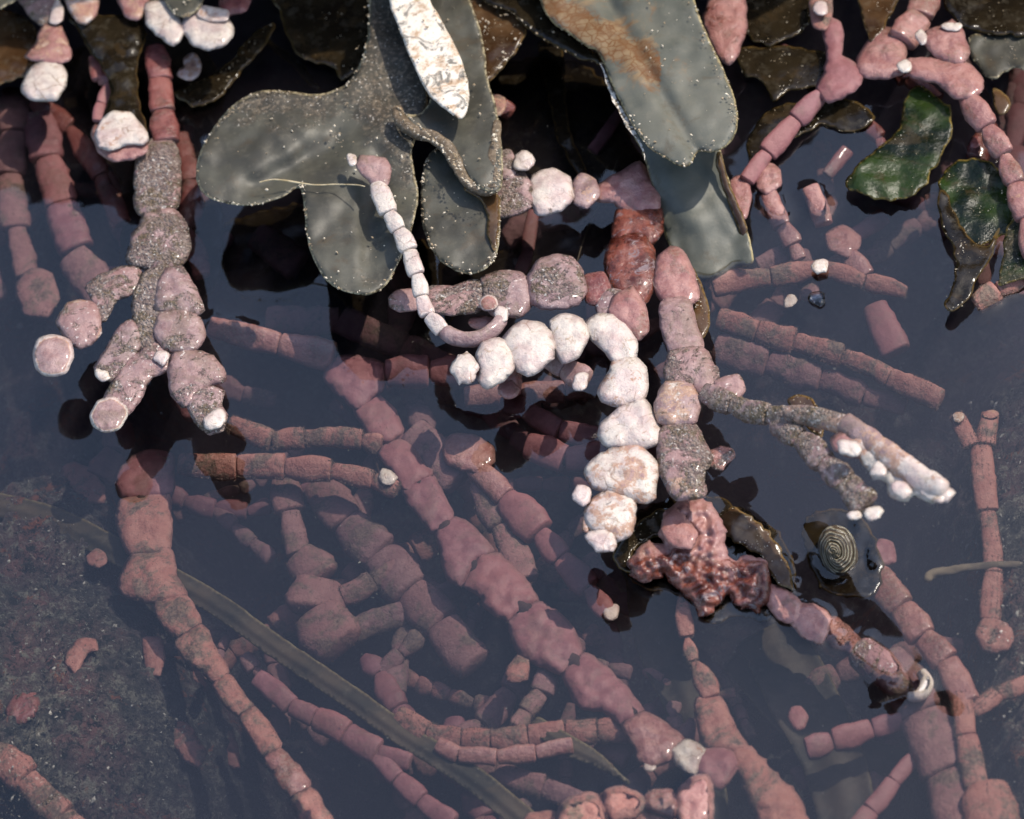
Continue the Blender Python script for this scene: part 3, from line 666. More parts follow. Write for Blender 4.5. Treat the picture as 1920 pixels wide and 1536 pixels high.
dark('black ribbed blade with golden edge right of the wet pink boss', [(1352, 958), (1390, 955), (1430, 985), (1462, 1028), (1487, 1085), (1482, 1106), (1455, 1090), (1425, 1045), (1385, 1020), (1355, 1000)], 16, 'brownweed', ruffle=16)
dark('curved ribbed brown blade standing behind the main trunk', [(1288, 490), (1310, 520), (1328, 570), (1330, 610), (1315, 636), (1300, 600), (1300, 550)], 60, 'brownweed')
dark('small black-brown blade hooked behind the two white rimmed tips', [(1480, 745), (1520, 745), (1545, 790), (1540, 820), (1510, 800), (1485, 775)], 190, 'brownweed')

dark('black weed lying under the wet boss at the lower centre', [(1160, 1000), (1200, 960), (1250, 935), (1340, 930), (1400, 960), (1460, 1000), (1490, 1060), (1485, 1120), (1440, 1165), (1380, 1160), (1330, 1170), (1280, 1120), (1200, 1100), (1165, 1060)], -3, c=.1, g=0)
dark('black sheet added for the dark reflection that the snail shell sits in', [(1505, 985), (1540, 955), (1600, 960), (1640, 1010), (1655, 1070), (1640, 1115), (1590, 1120), (1540, 1105), (1515, 1050)], -5, c=.1, g=0)  # black sheet painted for the reflection of the raised branch

# ------------------------------------------------------------------ centre fronds above the water
C1 = frond('white bleached frond in the middle, its chain turning down in lumpy segments')
def seg(F, pts, z, mat='mauve', **k): return blob(k.pop('name', 'segment'), pts, z, mat, F, **k)
seg(C1, [(1158, 398), (1182, 386), (1240, 392), (1240, 430), (1222, 458), (1180, 465), (1150, 450)], 60, 'red', wet=.75)
seg(C1, [(1148, 452), (1200, 440), (1226, 470), (1228, 530), (1205, 575), (1170, 560), (1140, 530), (1136, 495)], 74, 'rose', wet=.66)
seg(C1, [(1118, 352), (1160, 328), (1200, 306), (1216, 330), (1238, 385), (1205, 402), (1168, 392), (1150, 378), (1122, 376)], 62, 'rose', c=.12, wet=.2)
seg(C1, [(1075, 345), (1090, 328), (1115, 340), (1121, 365), (1100, 388), (1078, 380)], 74, 'mauve', b=.42, c=.2)
seg(C1, [(998, 332), (1035, 318), (1065, 335), (1073, 368), (1050, 394), (1010, 402), (996, 372)], 82, 'mauve', b=.75, c=.22)
seg(C1, [(938, 345), (955, 326), (982, 328), (995, 350), (995, 385), (965, 402), (935, 406), (930, 375)], 86, 'mauve', b=.3, c=.55)
seg(C1, [(935, 290), (955, 284), (968, 310), (960, 332), (940, 330)], 92, 'mauve', c=.45)
ball(C1, 982, 300, 104, 21, 19, b=1.2)
seg(C1, [(1120, 575), (1138, 546), (1165, 548), (1166, 580), (1130, 600)], 92, 'mauve', c=.45)
seg(C1, [(1150, 562), (1184, 540), (1208, 578), (1214, 620), (1196, 637), (1162, 606), (1142, 590)], 100, 'rose', wet=.25)
seg(C1, [(1100, 602), (1132, 590), (1168, 606), (1192, 636), (1192, 672), (1168, 678), (1148, 672), (1120, 642), (1098, 622)], 104, 'rose', b=.85)
seg(C1, [(1034, 603), (1060, 590), (1090, 600), (1102, 630), (1082, 668), (1055, 678), (1040, 655)], 112, 'rose', b=1.2, th=26)
seg(C1, [(945, 632), (980, 603), (1020, 612), (1038, 640), (1034, 670), (1000, 700), (972, 696), (952, 662)], 118, 'rose', b=1.25, th=30)
seg(C1, [(895, 668), (905, 645), (935, 635), (958, 655), (962, 690), (938, 715), (915, 728), (898, 712), (902, 695)], 122, 'rose', b=1.05, th=30)
ball(C1, 871, 690, 130, 26, 31, b=1.4)
seg(C1, [(1150, 680), (1190, 671), (1208, 690), (1212, 720), (1204, 750), (1162, 762), (1130, 752), (1123, 730), (1142, 702)], 108, 'rose', b=.62, th=28)
seg(C1, [(1162, 766), (1205, 751), (1235, 790), (1238, 828), (1200, 840), (1142, 836), (1125, 815), (1130, 795)], 112, 'rose', b=1.0, c=.12, th=30)
seg(C1, [(1152, 842), (1200, 836), (1230, 870), (1228, 925), (1214, 943), (1180, 934), (1112, 915), (1099, 888), (1112, 864)], 116, 'mauve', b=.55, c=.15, th=30)
seg(C1, [(1116, 932), (1150, 918), (1185, 938), (1190, 972), (1180, 1002), (1158, 1010), (1110, 992), (1098, 962)], 116, 'mauve', b=.55, c=.12, th=26)
ball(C1, 1128, 1015, 124, 31, 22, b=1.25, rot=15)
ball(C1, 1090, 928, 124, 18, 21, b=.85)
ball(C1, 1100, 982, 112, 8, 18, b=.5)

C2 = frond('dusky mauve frond lying level behind the white chain, knobbly and sandy')
seg(C2, [(732, 560), (745, 548), (770, 546), (785, 560), (780, 578), (750, 582), (734, 574)], 84, 'mauve', c=.45)
seg(C2, [(780, 552), (810, 538), (850, 540), (880, 528), (905, 530), (912, 562), (895, 582), (840, 588), (800, 580)], 88, 'mauve', c=.62)
seg(C2, [(905, 522), (930, 512), (962, 510), (990, 525), (1000, 560), (978, 590), (930, 592), (908, 570)], 94, 'mauve', c=.42)
seg(C2, [(990, 520), (1008, 492), (1038, 480), (1066, 482), (1090, 508), (1098, 545), (1082, 570), (1035, 578), (1000, 570)], 100, 'mauve', c=.5)
seg(C2, [(1096, 520), (1130, 512), (1142, 542), (1122, 570), (1100, 562)], 88, 'red', b=.1)
ball(C2, 905, 605, 70, 22, 10, mat='rose', b=.2, name='segment')

C3 = frond('thin curved bleached frond that crosses the olive lobe and hooks back right')
seg(C3, [(676, 296), (700, 296), (722, 300), (731, 320), (724, 345), (702, 346), (684, 328), (672, 312)], 176, 'mauve', c=.12, b=.18)
ball(C3, 659, 300, 178, 10, 13, b=.7, rot=-20)
chain(C3, [(705, 343, 176, 30), (728, 400, 172, 40), (748, 432, 168, 34), (768, 470, 162, 38), (782, 515, 155, 35), (791, 556, 146, 32), (802, 592, 138, 31), (830, 622, 130, 33)], 'rose', b=.72, c=.18, bulge=.16)
tube('segment', [(830, 618, 128, 30), (850, 632, 124, 32), (880, 637, 120, 30), (905, 632, 118, 30), (928, 616, 116, 29), (942, 596, 116, 28)], 'mauve', C3, b=(.35, .25), c=.2)
ball(C3, 940, 590, 122, 14, 17, b=.95)
blob('disc', [(900, 562), (912, 552), (928, 556), (934, 570), (928, 580), (910, 584), (900, 576)], 112, 'rose', C3, rim=1.1, th=12)
o = tube('filament', [(486, 342, 152, 2.2), (510, 337, 152, 2.6), (535, 339, 152, 4.2), (560, 343, 153, 3.6), (590, 347, 154, 3), (630, 346, 158, 2.6), (668, 347, 170, 2.6), (684, 350, 178, 2.4)], 'hair', None, lump=.1, sides=6)
tag(o, 'fine straw coloured filament lying across the three-lobed olive blade', 'filament'); 

# main trunk and its raised branches
C4 = frond('main crusted trunk right of centre with two long branches raised toward the right')
seg(C4, [(1236, 480), (1256, 464), (1284, 478), (1300, 520), (1308, 560), (1280, 576), (1240, 560), (1226, 522)], 80, 'rose', wet=.12)
seg(C4, [(1240, 568), (1290, 562), (1304, 610), (1316, 655), (1280, 670), (1256, 658), (1241, 612)], 100, 'mauve', c=.22, b=.05)
seg(C4, [(1258, 662), (1314, 652), (1342, 690), (1346, 720), (1318, 745), (1296, 722), (1252, 718), (1248, 690)], 115, 'mauve', c=.6, b=.25)
seg(C4, [(1250, 718), (1296, 722), (1310, 752), (1304, 788), (1266, 796), (1236, 790), (1230, 756)], 122, 'mauve', c=.38, b=.42)
seg(C4, [(1246, 796), (1298, 790), (1324, 838), (1334, 862), (1320, 884), (1318, 930), (1270, 936), (1242, 895), (1235, 842)], 118, 'mauve', c=.66, b=.4)
blob('bud', [(1322, 850), (1350, 835), (1374, 842), (1378, 858), (1362, 872), (1356, 884), (1330, 876)], 96, 'rose', C4, b=.2, c=.4)
blob('wet_base', [(1274, 936), (1316, 932), (1345, 958), (1362, 995), (1360, 1030), (1378, 1052), (1410, 1040), (1440, 1064), (1450, 1116), (1424, 1150), (1388, 1140), (1356, 1118), (1336, 1150), (1312, 1158), (1290, 1120), (1258, 1096), (1250, 1074), (1216, 1096), (1184, 1082), (1180, 1050), (1214, 1014), (1242, 1022), (1236, 998), (1246, 964)], lambda x, y: 52 - 44 * max(0, min(1, (y - 940) / 200)), 'rose', C4, th=30, wet=lambda x, y: .12 + .5 * max(0, min(1, (y - 975) / 90)), ruffle=9, rough=.07, step=4)
seg(C4, [(1262, 955), (1282, 968), (1304, 1002), (1296, 1026), (1262, 1022), (1244, 998), (1248, 970)], 64, 'rose', wet=.22, th=16)
seg(C4, [(1440, 1098), (1472, 1108), (1500, 1132), (1492, 1165), (1462, 1160), (1440, 1130)], 8, 'rose', wet=.2)
seg(C4, [(1492, 1130), (1530, 1138), (1558, 1158), (1540, 1205), (1510, 1195), (1478, 1160)], 2, 'rose', b=.2)
seg(C4, [(1384, 705), (1394, 728), (1378, 750), (1346, 742), (1342, 716)], 150, 'mauve', c=.5)
chain(C4, [(1318, 735, 128, 44), (1372, 760, 160, 46), (1440, 778, 200, 44), (1490, 782, 225, 40)], 'mauve', c=.75, lump=.1, gap=.5, bulge=.1)
tube('segment', [(1475, 776, 226, 34), (1530, 782, 250, 36), (1590, 800, 275, 36)], 'mauve', C4, c=.5, b=(.45, .5))
tube('segment', [(1580, 792, 272, 40), (1630, 826, 290, 42), (1680, 866, 305, 46), (1730, 900, 318, 44), (1775, 922, 325, 36)], 'mauve', C4, c=.22, b=(.35, .65), lump=.1)
seg(C4, [(1562, 822), (1590, 806), (1640, 822), (1700, 872), (1762, 906), (1786, 924), (1772, 940), (1740, 938), (1716, 924), (1700, 936), (1672, 930), (1664, 905), (1640, 896), (1628, 876), (1612, 858), (1586, 856), (1566, 842)], lambda x, y: 275 + 45 * max(0, min(1, (x - 1560) / 220)), 'rose', b=lambda x, y: .3 + .6 * max(0, min(1, (x - 1570) / 120)), c=.2, th=22)
for x, y, rx, ry, bb in ((1592, 840, 24, 17, .8), (1648, 882, 17, 15, 1.1), (1690, 918, 22, 16, 1.1), (1750, 924, 30, 15, 1.2)):
    ball(C4, x, y, 318, rx, ry, b=bb, rot=20)
chain(C4, [(1450, 790, 200, 36), (1500, 822, 225, 46), (1545, 868, 250, 50), (1585, 905, 270, 48), (1625, 948, 285, 54)], 'mauve', c=.72, lump=.12, gap=.5, bulge=.12)
ball(C4, 1603, 966, 282, 14, 10, b=.8); ball(C4, 1638, 962, 288, 20, 13, b=1.0, rot=-20)

# upper right fronds, wet
C5 = frond('smooth pink forked frond at the upper right with a long arm reaching down left')
chain(C5, [(1748, -40, 40, 60), (1725, 30, 40, 62), (1690, 78, 40, 66)], 'rose', wet=.08, bulge=.12)
seg(C5, [(1608, 112), (1630, 80), (1656, 52), (1690, 68), (1696, 100), (1692, 138), (1640, 146), (1614, 138)], 38, 'rose', wet=.32, th=26)
seg(C5, [(1544, 38), (1556, 32), (1572, 46), (1578, 75), (1576, 105), (1598, 118), (1618, 140), (1602, 168), (1552, 190), (1532, 166), (1548, 135), (1554, 95), (1545, 68)], 38, 'pink', th=24, b=.05)
chain(C5, [(1540, 178, 32, 30), (1492, 226, 26, 44), (1438, 288, 20, 46), (1400, 340, 14, 36)], 'pink', b=.08, bulge=.14)
seg(C5, [(1372, 340), (1396, 332), (1406, 368), (1396, 408), (1376, 388)], 8, 'rose')
C6 = frond('short wet orange stub with an upright white cap at the top right')
seg(C6, [(1522, -10), (1555, -10), (1556, 30), (1546, 54), (1528, 50), (1522, 25)], 50, 'rust', b=.2)
ball(C6, 1539, 15, 70, 14, 15, b=1.2)
C7 = frond('upper right frond with two white finger tips and a chain curving down the right edge')
seg(C7, [(1732, 62), (1762, 52), (1785, 40), (1804, 62), (1815, 100), (1800, 118), (1766, 110), (1742, 92)], 66, 'rose', b=.2, wet=.36, th=22)
ball(C7, 1728, 70, 70, 15, 12, b=1.2, rot=60); ball(C7, 1784, 50, 78, 20, 9, b=.6)
seg(C7, [(1704, 112), (1740, 112), (1800, 112), (1834, 140), (1842, 165), (1822, 182), (1790, 182), (1760, 156), (1722, 146), (1702, 136)], 60, 'rose', b=.2, wet=.34, th=24)
ball(C7, 1696, 124, 66, 15, 14, b=1.3)
chain(C7, [(1808, 176, 54, 40), (1852, 238, 52, 54), (1884, 290, 50, 48), (1904, 345, 48, 44), (1925, 410, 46, 50), (1940, 480, 46, 50)], 'rose', b=.3, bulge=.2)
C8 = frond('single wet rust and pink segment hanging at the top beside the big blade')
seg(C8, [(1322, 30), (1350, -30), (1392, -30), (1398, 40), (1388, 85), (1368, 120), (1346, 102), (1332, 72)], 50, 'rose', wet=.45, th=26)

# at and just below the surface, upper right pool
D = {}
def under(label, nodes_list, mat='pink', **k):
    F = frond(label)
    for nd in nodes_list: chain(F, nd, mat, **k)
    if mat in ('rust', 'deep'): fuzz(F, (900 if mat == 'rust' else 420) * sum(len(n_) for n_ in nodes_list), len(label) * 7)
    return F
U1 = frond('jointed pink frond rising from the pool below the long pink arm')
seg(U1, [(1421, 328), (1440, 308), (1460, 320), (1461, 348), (1436, 362), (1422, 350)], 8, 'rose', wet=.2)
chain(U1, [(1441, 362, 2, 36), (1466, 425, -12, 40), (1488, 460, -22, 40), (1500, 488, -30, 30)], 'rose')
U2 = frond('pink segment poking through the surface within a dark meniscus at the right')
chain(U2, [(1518, 350, 2, 38), (1545, 422, -12, 40)], 'rose', wet=.25)
seg(U2, [(1550, 440), (1580, 425), (1610, 445), (1607, 465), (1585, 482), (1556, 466)], -30, 'rose', b=.2)
chain(U2, [(1590, 478, -35, 36), (1625, 520, -45, 44)], 'rose')
chain(U2, [(1600, 442, -55, 30), (1660, 405, -62, 36)], 'pink')
U3 = frond('orange frond lying just under the surface with a white bud standing out of it')
chain(U3, [(1700, 548, -34, 34), (1622, 530, -32, 38), (1535, 502, -28, 36), (1445, 520, -26, 44), (1335, 538, -24, 48)], 'rust', bulge=.15)
ball(U3, 1537, 500, 10, 16, 15, b=1.2, name='bud'); ball(U3, 1480, 565, -16, 12, 15, mat='rust', b=.6, rot=30)
under('mauve forked frond fragment beside the white bud', [[(1420, 500, -60, 40), (1500, 470, -56, 44), (1520, 560, -60, 40)]], 'deep')
under('long fuzzy orange frond sloping down right across the right-hand pool', [[(1345, 598, -42, 40), (1420, 622, -44, 50), (1490, 640, -46, 52), (1580, 668, -44, 44), (1668, 708, -44, 40), (1765, 752, -44, 46)]], 'rust', bulge=.1, lump=.12, c=.15)
under('second fuzzy brown frond below the long orange one', [[(1340, 650, -78, 60), (1440, 680, -80, 70), (1540, 710, -84, 60), (1620, 745, -84, 50), (1700, 760, -86, 40)]], 'deep', lump=.15, c=.2)
under('stout pink oval segment deep in the right-hand pool', [[(1640, 572, -52, 40), (1682, 662, -60, 62)]], 'pink')
under('red frond half hidden at the waterline beside the forked black blade', [[(1828, 572, 4, 30), (1870, 545, 6, 48), (1915, 525, 6, 40), (1950, 510, 6, 40)]], 'rust', wet=.4)
under('short dark red segment slanting in the blue gap near the green blade', [[(1550, 330, -36, 26), (1590, 280, -30, 30)]], 'red', b=.05)
t = dark('brown curled flake floating right of the downward chain at the right', [(1862, 165), (1880, 172), (1894, 190), (1890, 210), (1872, 215), (1862, 195)], 6, 'brownweed', g=0)

# ------------------------------------------------------------------ submerged fronds, left and middle
L1 = frond('submerged pink frond at the far left edge under the surface')
chain(L1, [(30, 170, -50, 60), (28, 250, -56, 70), (20, 330, -60, 66), (30, 430, -64, 64), (50, 520, -66, 50)], 'deep', lump=.12, c=.1)
L2 = frond('submerged pink frond at left with rusty patches breaking the surface')
chain(L2, [(75, 215, -30, 60), (88, 300, -30, 74), (115, 385, -34, 66), (145, 470, -40, 76)], 'pink', wet=.1, c=.25, lump=.12)
chain(L2, [(135, 480, -34, 60), (195, 560, -44, 80)], 'deep'); 
seg(L2, [(30, 540), (60, 505), (95, 515), (108, 560), (85, 592), (50, 590)], -44, 'deep')
L3 = frond('submerged red jointed frond running right from the left frond to the middle')
chain(L3, [(392, 612, -14, 46), (525, 645, -22, 50), (628, 668, -28, 62)], 'rose', bulge=.12)
seg(L3, [(608, 706), (638, 668), (680, 672), (717, 682), (722, 718), (700, 745), (670, 764), (640, 742)], -30, 'pink')
chain(L3, [(722, 700, -30, 60), (806, 698, -32, 66), (870, 694, -36, 60), (955, 690, -44, 54)], 'pink', bulge=.14)
L4 = frond('large smooth pink frond running diagonally from the middle to the lower right')
seg(L4, [(664, 768), (680, 750), (712, 745), (740, 772), (753, 812), (722, 828), (690, 812)], -36, 'pink')
seg(L4, [(712, 846), (745, 824), (770, 838), (800, 880), (808, 890), (770, 914), (755, 915), (735, 882)], -38, 'pink')
seg(L4, [(757, 918), (808, 892), (840, 950), (848, 970), (810, 995), (785, 966), (765, 940)], -40, 'pink')
seg(L4, [(822, 996), (855, 970), (885, 990), (925, 1034), (895, 1048), (880, 1072), (865, 1098), (840, 1085), (830, 1050), (825, 1018)], -40, 'pink')
seg(L4, [(870, 1096), (893, 1052), (928, 1036), (965, 1070), (1000, 1110), (1008, 1126), (975, 1143), (950, 1163), (920, 1145), (895, 1115)], -40, 'pink')
seg(L4, [(956, 1166), (1000, 1130), (1040, 1145), (1075, 1180), (1089, 1224), (1055, 1260), (1015, 1248), (980, 1235), (962, 1198)], -38, 'pink')
seg(L4, [(1058, 1264), (1093, 1227), (1120, 1240), (1150, 1265), (1200, 1325), (1204, 1338), (1165, 1357), (1130, 1335), (1090, 1325), (1072, 1300)], -34, 'pink')
seg(L4, [(1168, 1360), (1206, 1336), (1250, 1360), (1280, 1385), (1270, 1410), (1245, 1430), (1215, 1440), (1200, 1425), (1190, 1400)], -28, 'rose', b=.12)
ball(L4, 1217, 1438, -24, 13, 9, b=1.0)
tube('joint_core', [(705, 760, -44, 22), (735, 840, -46, 26), (810, 950, -48, 34), (880, 1060, -48, 34), (985, 1150, -46, 40), (1080, 1250, -42, 36), (1190, 1350, -36, 32)], 'joint', L4, lump=0)
L5 = frond('slender pink frond parallel above the large diagonal one, ending in a cream tip')
seg(L5, [(832, 842), (845, 818), (890, 818), (922, 840), (925, 865), (900, 884), (870, 880), (842, 868)], -20, 'rose', b=.1)
chain(L5, [(885, 872, -24, 46), (948, 932, -26, 48)], 'rose')
chain(L5, [(945, 935, -28, 56), (1012, 1000, -30, 74), (1052, 1048, -30, 50), (1104, 1104, -28, 54), (1140, 1150, -24, 40)], 'pink', bulge=.22)
ball(L5, 1146, 1147, -20, 17, 17, b=.8, rot=40, mat='rust')
under('crusted submerged frond left of the large diagonal one, upper of two', [[(430, 795, -34, 40), (510, 828, -36, 44), (572, 822, -36, 46), (680, 824, -36, 42), (716, 836, -38, 40)]], 'rust', c=.1, bulge=.15)
t = under('crusted submerged frond ending in a cream bud beside the diagonal one', [[(335, 870, -40, 44), (445, 875, -34, 52), (535, 876, -32, 52), (622, 882, -32, 50), (700, 900, -32, 40), (745, 920, -32, 36)]], 'rust', bulge=.12)
ball(t, 726, 895, -20, 20, 16, b=1.0, rot=40, name='bud')
under('chain of pink segments passing right behind the hanging white chain', [[(985, 835, -40, 50), (1060, 862, -40, 60), (1140, 852, -44, 56), (1240, 850, -52, 56)], [(940, 750, -30, 36), (985, 768, -30, 44), (1050, 806, -32, 44), (1140, 826, -40, 44)]], 'pink')
under('dark red chain deep under the white chain, toward the middle', [[(870, 745, -50, 40), (960, 742, -52, 48), (1060, 735, -56, 44), (1150, 725, -60, 44)]], 'rose')
t = under('brown stub with white buds jutting below the white chain', [[(1015, 655, 60, 40), (1060, 690, 70, 44), (1100, 715, 80, 50)]], 'mauve', wet=.25, c=.2)
ball(t, 1088, 716, 100, 14, 20, b=.8, rot=30, name='bud')
t = under('dark stub with a pink eye below the white pair at the middle', [[(960, 690, 20, 40), (955, 735, 30, 44)]], 'red')
ball(t, 952, 732, 50, 20, 19, mat='rose', b=.35, name='bud')
under('deep dark red fronds in the black gap under the dusky frond', [[(870, 700, -90, 40), (760, 650, -100, 60), (640, 600, -110, 60), (500, 600, -120, 60)], [(480, 440, -120, 60), (560, 500, -120, 70)]], 'deep')
under('thin dark red chain hanging in the black gap left of the wet trunk', [[(1000, 395, -70, 24), (990, 470, -70, 28), (975, 510, -70, 28)], [(1170, 200, -60, 24), (1110, 285, -60, 26)]], 'pink')
t = under('dark shaded stub with a tan round tip right of the curled blade', [[(960, 215, -10, 50), (935, 200, 10, 40)]], 'red')
ball(t, 931, 197, 30, 19, 19, mat='rust', b=.45)
# deep blurred ones
DG2 = 'dim fronds deep in the pool'
under('dim frond deep in the pool ending in a pale rounded lobe', [[(530, 890, -93, 70), (545, 960, -96, 62), (560, 1040, -99, 48), (600, 1090, -102, 84), (590, 1150, -102, 110), (640, 1215, -99, 110)]], 'deep', lump=.1)
under('broad dim chain deep under the large diagonal frond', [[(590, 905, -111, 70), (650, 980, -114, 80), (715, 1040, -117, 86), (770, 1110, -117, 90), (830, 1170, -117, 84), (890, 1250, -117, 80)]], 'deep', lump=.08)
under('dim cross branch deep in the pool between the two dim chains', [[(640, 1120, -105, 40), (700, 1090, -106, 44), (760, 1060, -108, 40)], [(650, 1190, -124, 40), (760, 1150, -130, 50), (860, 1100, -133, 40)]], 'deep')
t = under('mauve frond dropping beside the diagonal one, partly behind it', [[(905, 900, -49, 60), (945, 985, -52, 70), (985, 1090, -55, 60)], [(770, 810, -49, 70), (860, 905, -55, 80)]], 'deep')
# left vertical frond
L6 = frond('stout pink frond descending from under the left frond to the bottom edge')
seg(L6, [(262, 850), (322, 852), (320, 925), (262, 934), (226, 930), (220, 890)], -52, 'pink', c=.2)
seg(L6, [(226, 942), (300, 926), (318, 940), (318, 1028), (282, 1040), (240, 1036), (222, 990)], -48, 'rust', c=.12)
seg(L6, [(250, 1042), (315, 1030), (330, 1080), (350, 1118), (300, 1130), (242, 1120), (222, 1100), (235, 1065)], -44, 'rust', c=.1)
seg(L6, [(292, 1130), (350, 1120), (374, 1168), (342, 1195), (320, 1185), (300, 1160)], -38, 'rust')
seg(L6, [(330, 1202), (378, 1174), (400, 1210), (426, 1258), (410, 1280), (366, 1250), (345, 1235)], -32, 'rust', b=.1)
seg(L6, [(402, 1284), (426, 1266), (460, 1308), (472, 1324), (448, 1340), (420, 1320)], -28, 'rust')
seg(L6, [(450, 1345), (475, 1328), (500, 1350), (525, 1395), (520, 1405), (495, 1416), (470, 1382)], -22, 'rust', b=.18)
seg(L6, [(498, 1420), (525, 1407), (560, 1440), (580, 1473), (548, 1493), (520, 1460)], -16, 'rose', b=.12)
seg(L6, [(548, 1500), (582, 1478), (605, 1510), (640, 1580), (580, 1580)], -12, 'rust')
tube('joint_core', [(275, 900, -60, 34), (270, 1020, -56, 34), (320, 1150, -48, 28), (400, 1270, -38, 22), (460, 1340, -32, 20), (540, 1470, -24, 20)], 'joint', L6, lump=0)
o = ribbon('seaweed_strap', [(-60, 935, -89, 44), (100, 975, -86, 49), (250, 1050, -82, 48), (400, 1130, -74, 44), (520, 1215, -66, 43), (640, 1295, -58, 44), (760, 1380, -54, 44), (880, 1455, -52, 48), (1010, 1560, -48, 48)], 'strap', c=.25)
tag(o, 'long olive brown strap of weed slanting across the lower left under water', 'seaweed')
under('slim rosy submerged frond below the olive strap at lower left', [[(480, 1270, -60, 44), (545, 1325, -60, 42), (590, 1345, -58, 40), (650, 1375, -58, 50), (710, 1410, -56, 50), (770, 1430, -56, 34)], [(700, 1405, -60, 44), (745, 1460, -62, 36), (790, 1500, -64, 40), (850, 1545, -64, 40)]], 'pink', lump=.08)
under('rusty jointed frond lying level in the lower middle, upper of two', [[(745, 1340, -56, 40), (800, 1375, -54, 44), (865, 1385, -54, 40), (920, 1388, -54, 40), (990, 1380, -52, 44), (1060, 1372, -52, 46), (1120, 1370, -52, 46), (1190, 1372, -54, 46)]], 'rust', bulge=.08)
under('pale rosy frond lying level in the lower middle, lower of two', [[(820, 1395, -40, 30), (860, 1415, -38, 32), (932, 1420, -36, 32), (1005, 1412, -36, 34), (1075, 1398, -36, 30)]], 'rose', bulge=.08, b=.05)
under('dim frond passing under the level fronds toward the bottom edge', [[(830, 1420, -90, 40), (930, 1445, -86, 44), (1020, 1475, -82, 44), (1090, 1505, -80, 40)], [(1120, 1390, -100, 50), (1180, 1420, -100, 50)]], 'deep', bulge=.08)
t = under('short brown side branch with an orange knob left of the large diagonal frond', [[(1030, 1250, -60, 50), (1015, 1300, -62, 46), (985, 1335, -60, 36), (968, 1365, -58, 34)]], 'deep')
ball(t, 972, 1255, -34, 24, 26, mat='rust', b=.2, name='bud')
BT = frond('humped orange frond along the bottom edge')
seg(BT, [(960, 1580), (990, 1530), (1040, 1525), (1050, 1580)], -14, 'rust')
seg(BT, [(1036, 1560), (1056, 1505), (1095, 1488), (1130, 1498), (1134, 1560)], -10, 'rust', wet=.1)
seg(BT, [(1130, 1500), (1138, 1482), (1165, 1476), (1207, 1495), (1210, 1510), (1190, 1530), (1148, 1536)], -8, 'rust')
seg(BT, [(1211, 1495), (1226, 1482), (1258, 1484), (1270, 1505), (1262, 1530), (1213, 1515)], -8, 'rose')
seg(BT, [(1268, 1490), (1298, 1460), (1325, 1455), (1335, 1480), (1332, 1560), (1278, 1560)], -8, 'rose')
seg(BT, [(1130, 1540), (1200, 1520), (1270, 1530), (1275, 1580), (1130, 1580)], -20, 'red')
R1 = frond('orange pink frond descending from the wet boss, thin above and broad below')
chain(R1, [(1280, 1110, -4, 28), (1288, 1195, -14, 32), (1300, 1240, -22, 26), (1335, 1308, -28, 42)], 'rust', bulge=.3)
seg(R1, [(1308, 1312), (1350, 1308), (1378, 1365), (1402, 1402), (1370, 1408), (1322, 1398), (1308, 1360)], -30, 'rust')
seg(R1, [(1264, 1405), (1288, 1388), (1322, 1408), (1302, 1452), (1270, 1432)], -20, 'rose', b=.6)
seg(R1, [(1304, 1408), (1368, 1408), (1382, 1440), (1350, 1480), (1310, 1452)], -24, 'pink', wet=.2)
seg(R1, [(1372, 1405), (1408, 1405), (1448, 1448), (1500, 1500), (1515, 1570), (1440, 1570), (1402, 1490)], -30, 'rust', wet=.1, c=.25)
R2 = frond('mud-furred frond running from the wet boss to a white hooked tip')
seg(R2, [(1546, 1162), (1572, 1162), (1622, 1208), (1640, 1228), (1600, 1225), (1562, 1212), (1544, 1196)], -8, 'rose')
tube('segment', [(1600, 1215, -16, 56), (1650, 1250, -20, 64), (1690, 1290, -22, 44), (1712, 1300, -16, 30)], 'deep', R2, c=.5)
tube('tip', [(1700, 1306, -10, 16), (1724, 1304, -8, 22), (1738, 1282, -8, 24), (1726, 1258, -10, 20)], 'rose', R2, b=(1.0, .7), lump=.06)
under('broad silted mauve trunk going down to the bottom right', [[(1660, 1230, -50, 70), (1730, 1340, -54, 84), (1780, 1450, -58, 100), (1830, 1580, -60, 110)]], 'deep', c=.2, bulge=.08)
under('pink frond at lower right beside the mauve trunk, forking at its head', [[(1802, 1300, -20, 40), (1812, 1380, -24, 38), (1830, 1480, -28, 44)], [(1825, 1335, -26, 28), (1870, 1300, -30, 32), (1930, 1280, -34, 32)], [(1850, 1470, -30, 70), (1870, 1570, -30, 96)]], 'rust')
under('glowing red frond in the dark reflection at the right', [[(1640, 1075, -30, 44), (1690, 1140, -26, 60), (1730, 1195, -24, 60), (1775, 1240, -24, 54), (1815, 1320, -24, 50)]], 'rose', wet=.15)
under('pink two-segment frond at lower right pointing left', [[(1700, 1348, -60, 34), (1635, 1366, -54, 38), (1560, 1388, -50, 46), (1510, 1405, -48, 46)]], 'pink', bulge=.14)
under('thin pink frond slanting down left at the bottom right', [[(1725, 1410, -70, 26), (1675, 1465, -70, 30), (1632, 1520, -66, 34), (1590, 1590, -64, 40)]], 'pink', bulge=.08)
t = under('upright two-fingered orange frond at the right edge', [[(1792, 778, -16, 30), (1822, 838, -26, 34)], [(1857, 775, -16, 34), (1848, 835, -26, 38)], [(1838, 825, -30, 60), (1852, 960, -40, 44), (1862, 1075, -44, 36), (1856, 1165, -46, 40)]], 'rust', lump=.09, bulge=.1)
ball(t, 1797, 783, -8, 12, 11, mat='rust', b=.5); ball(t, 1857, 777, -8, 16, 9, mat='rust', b=.45)
t = frond('mushroom shaped pink lobe half covered in silt at the right edge')
seg(t, [(1832, 1180), (1850, 1160), (1885, 1172), (1898, 1195), (1885, 1218), (1850, 1220), (1836, 1205)], -40, 'rust', c=.5, rim=.2)
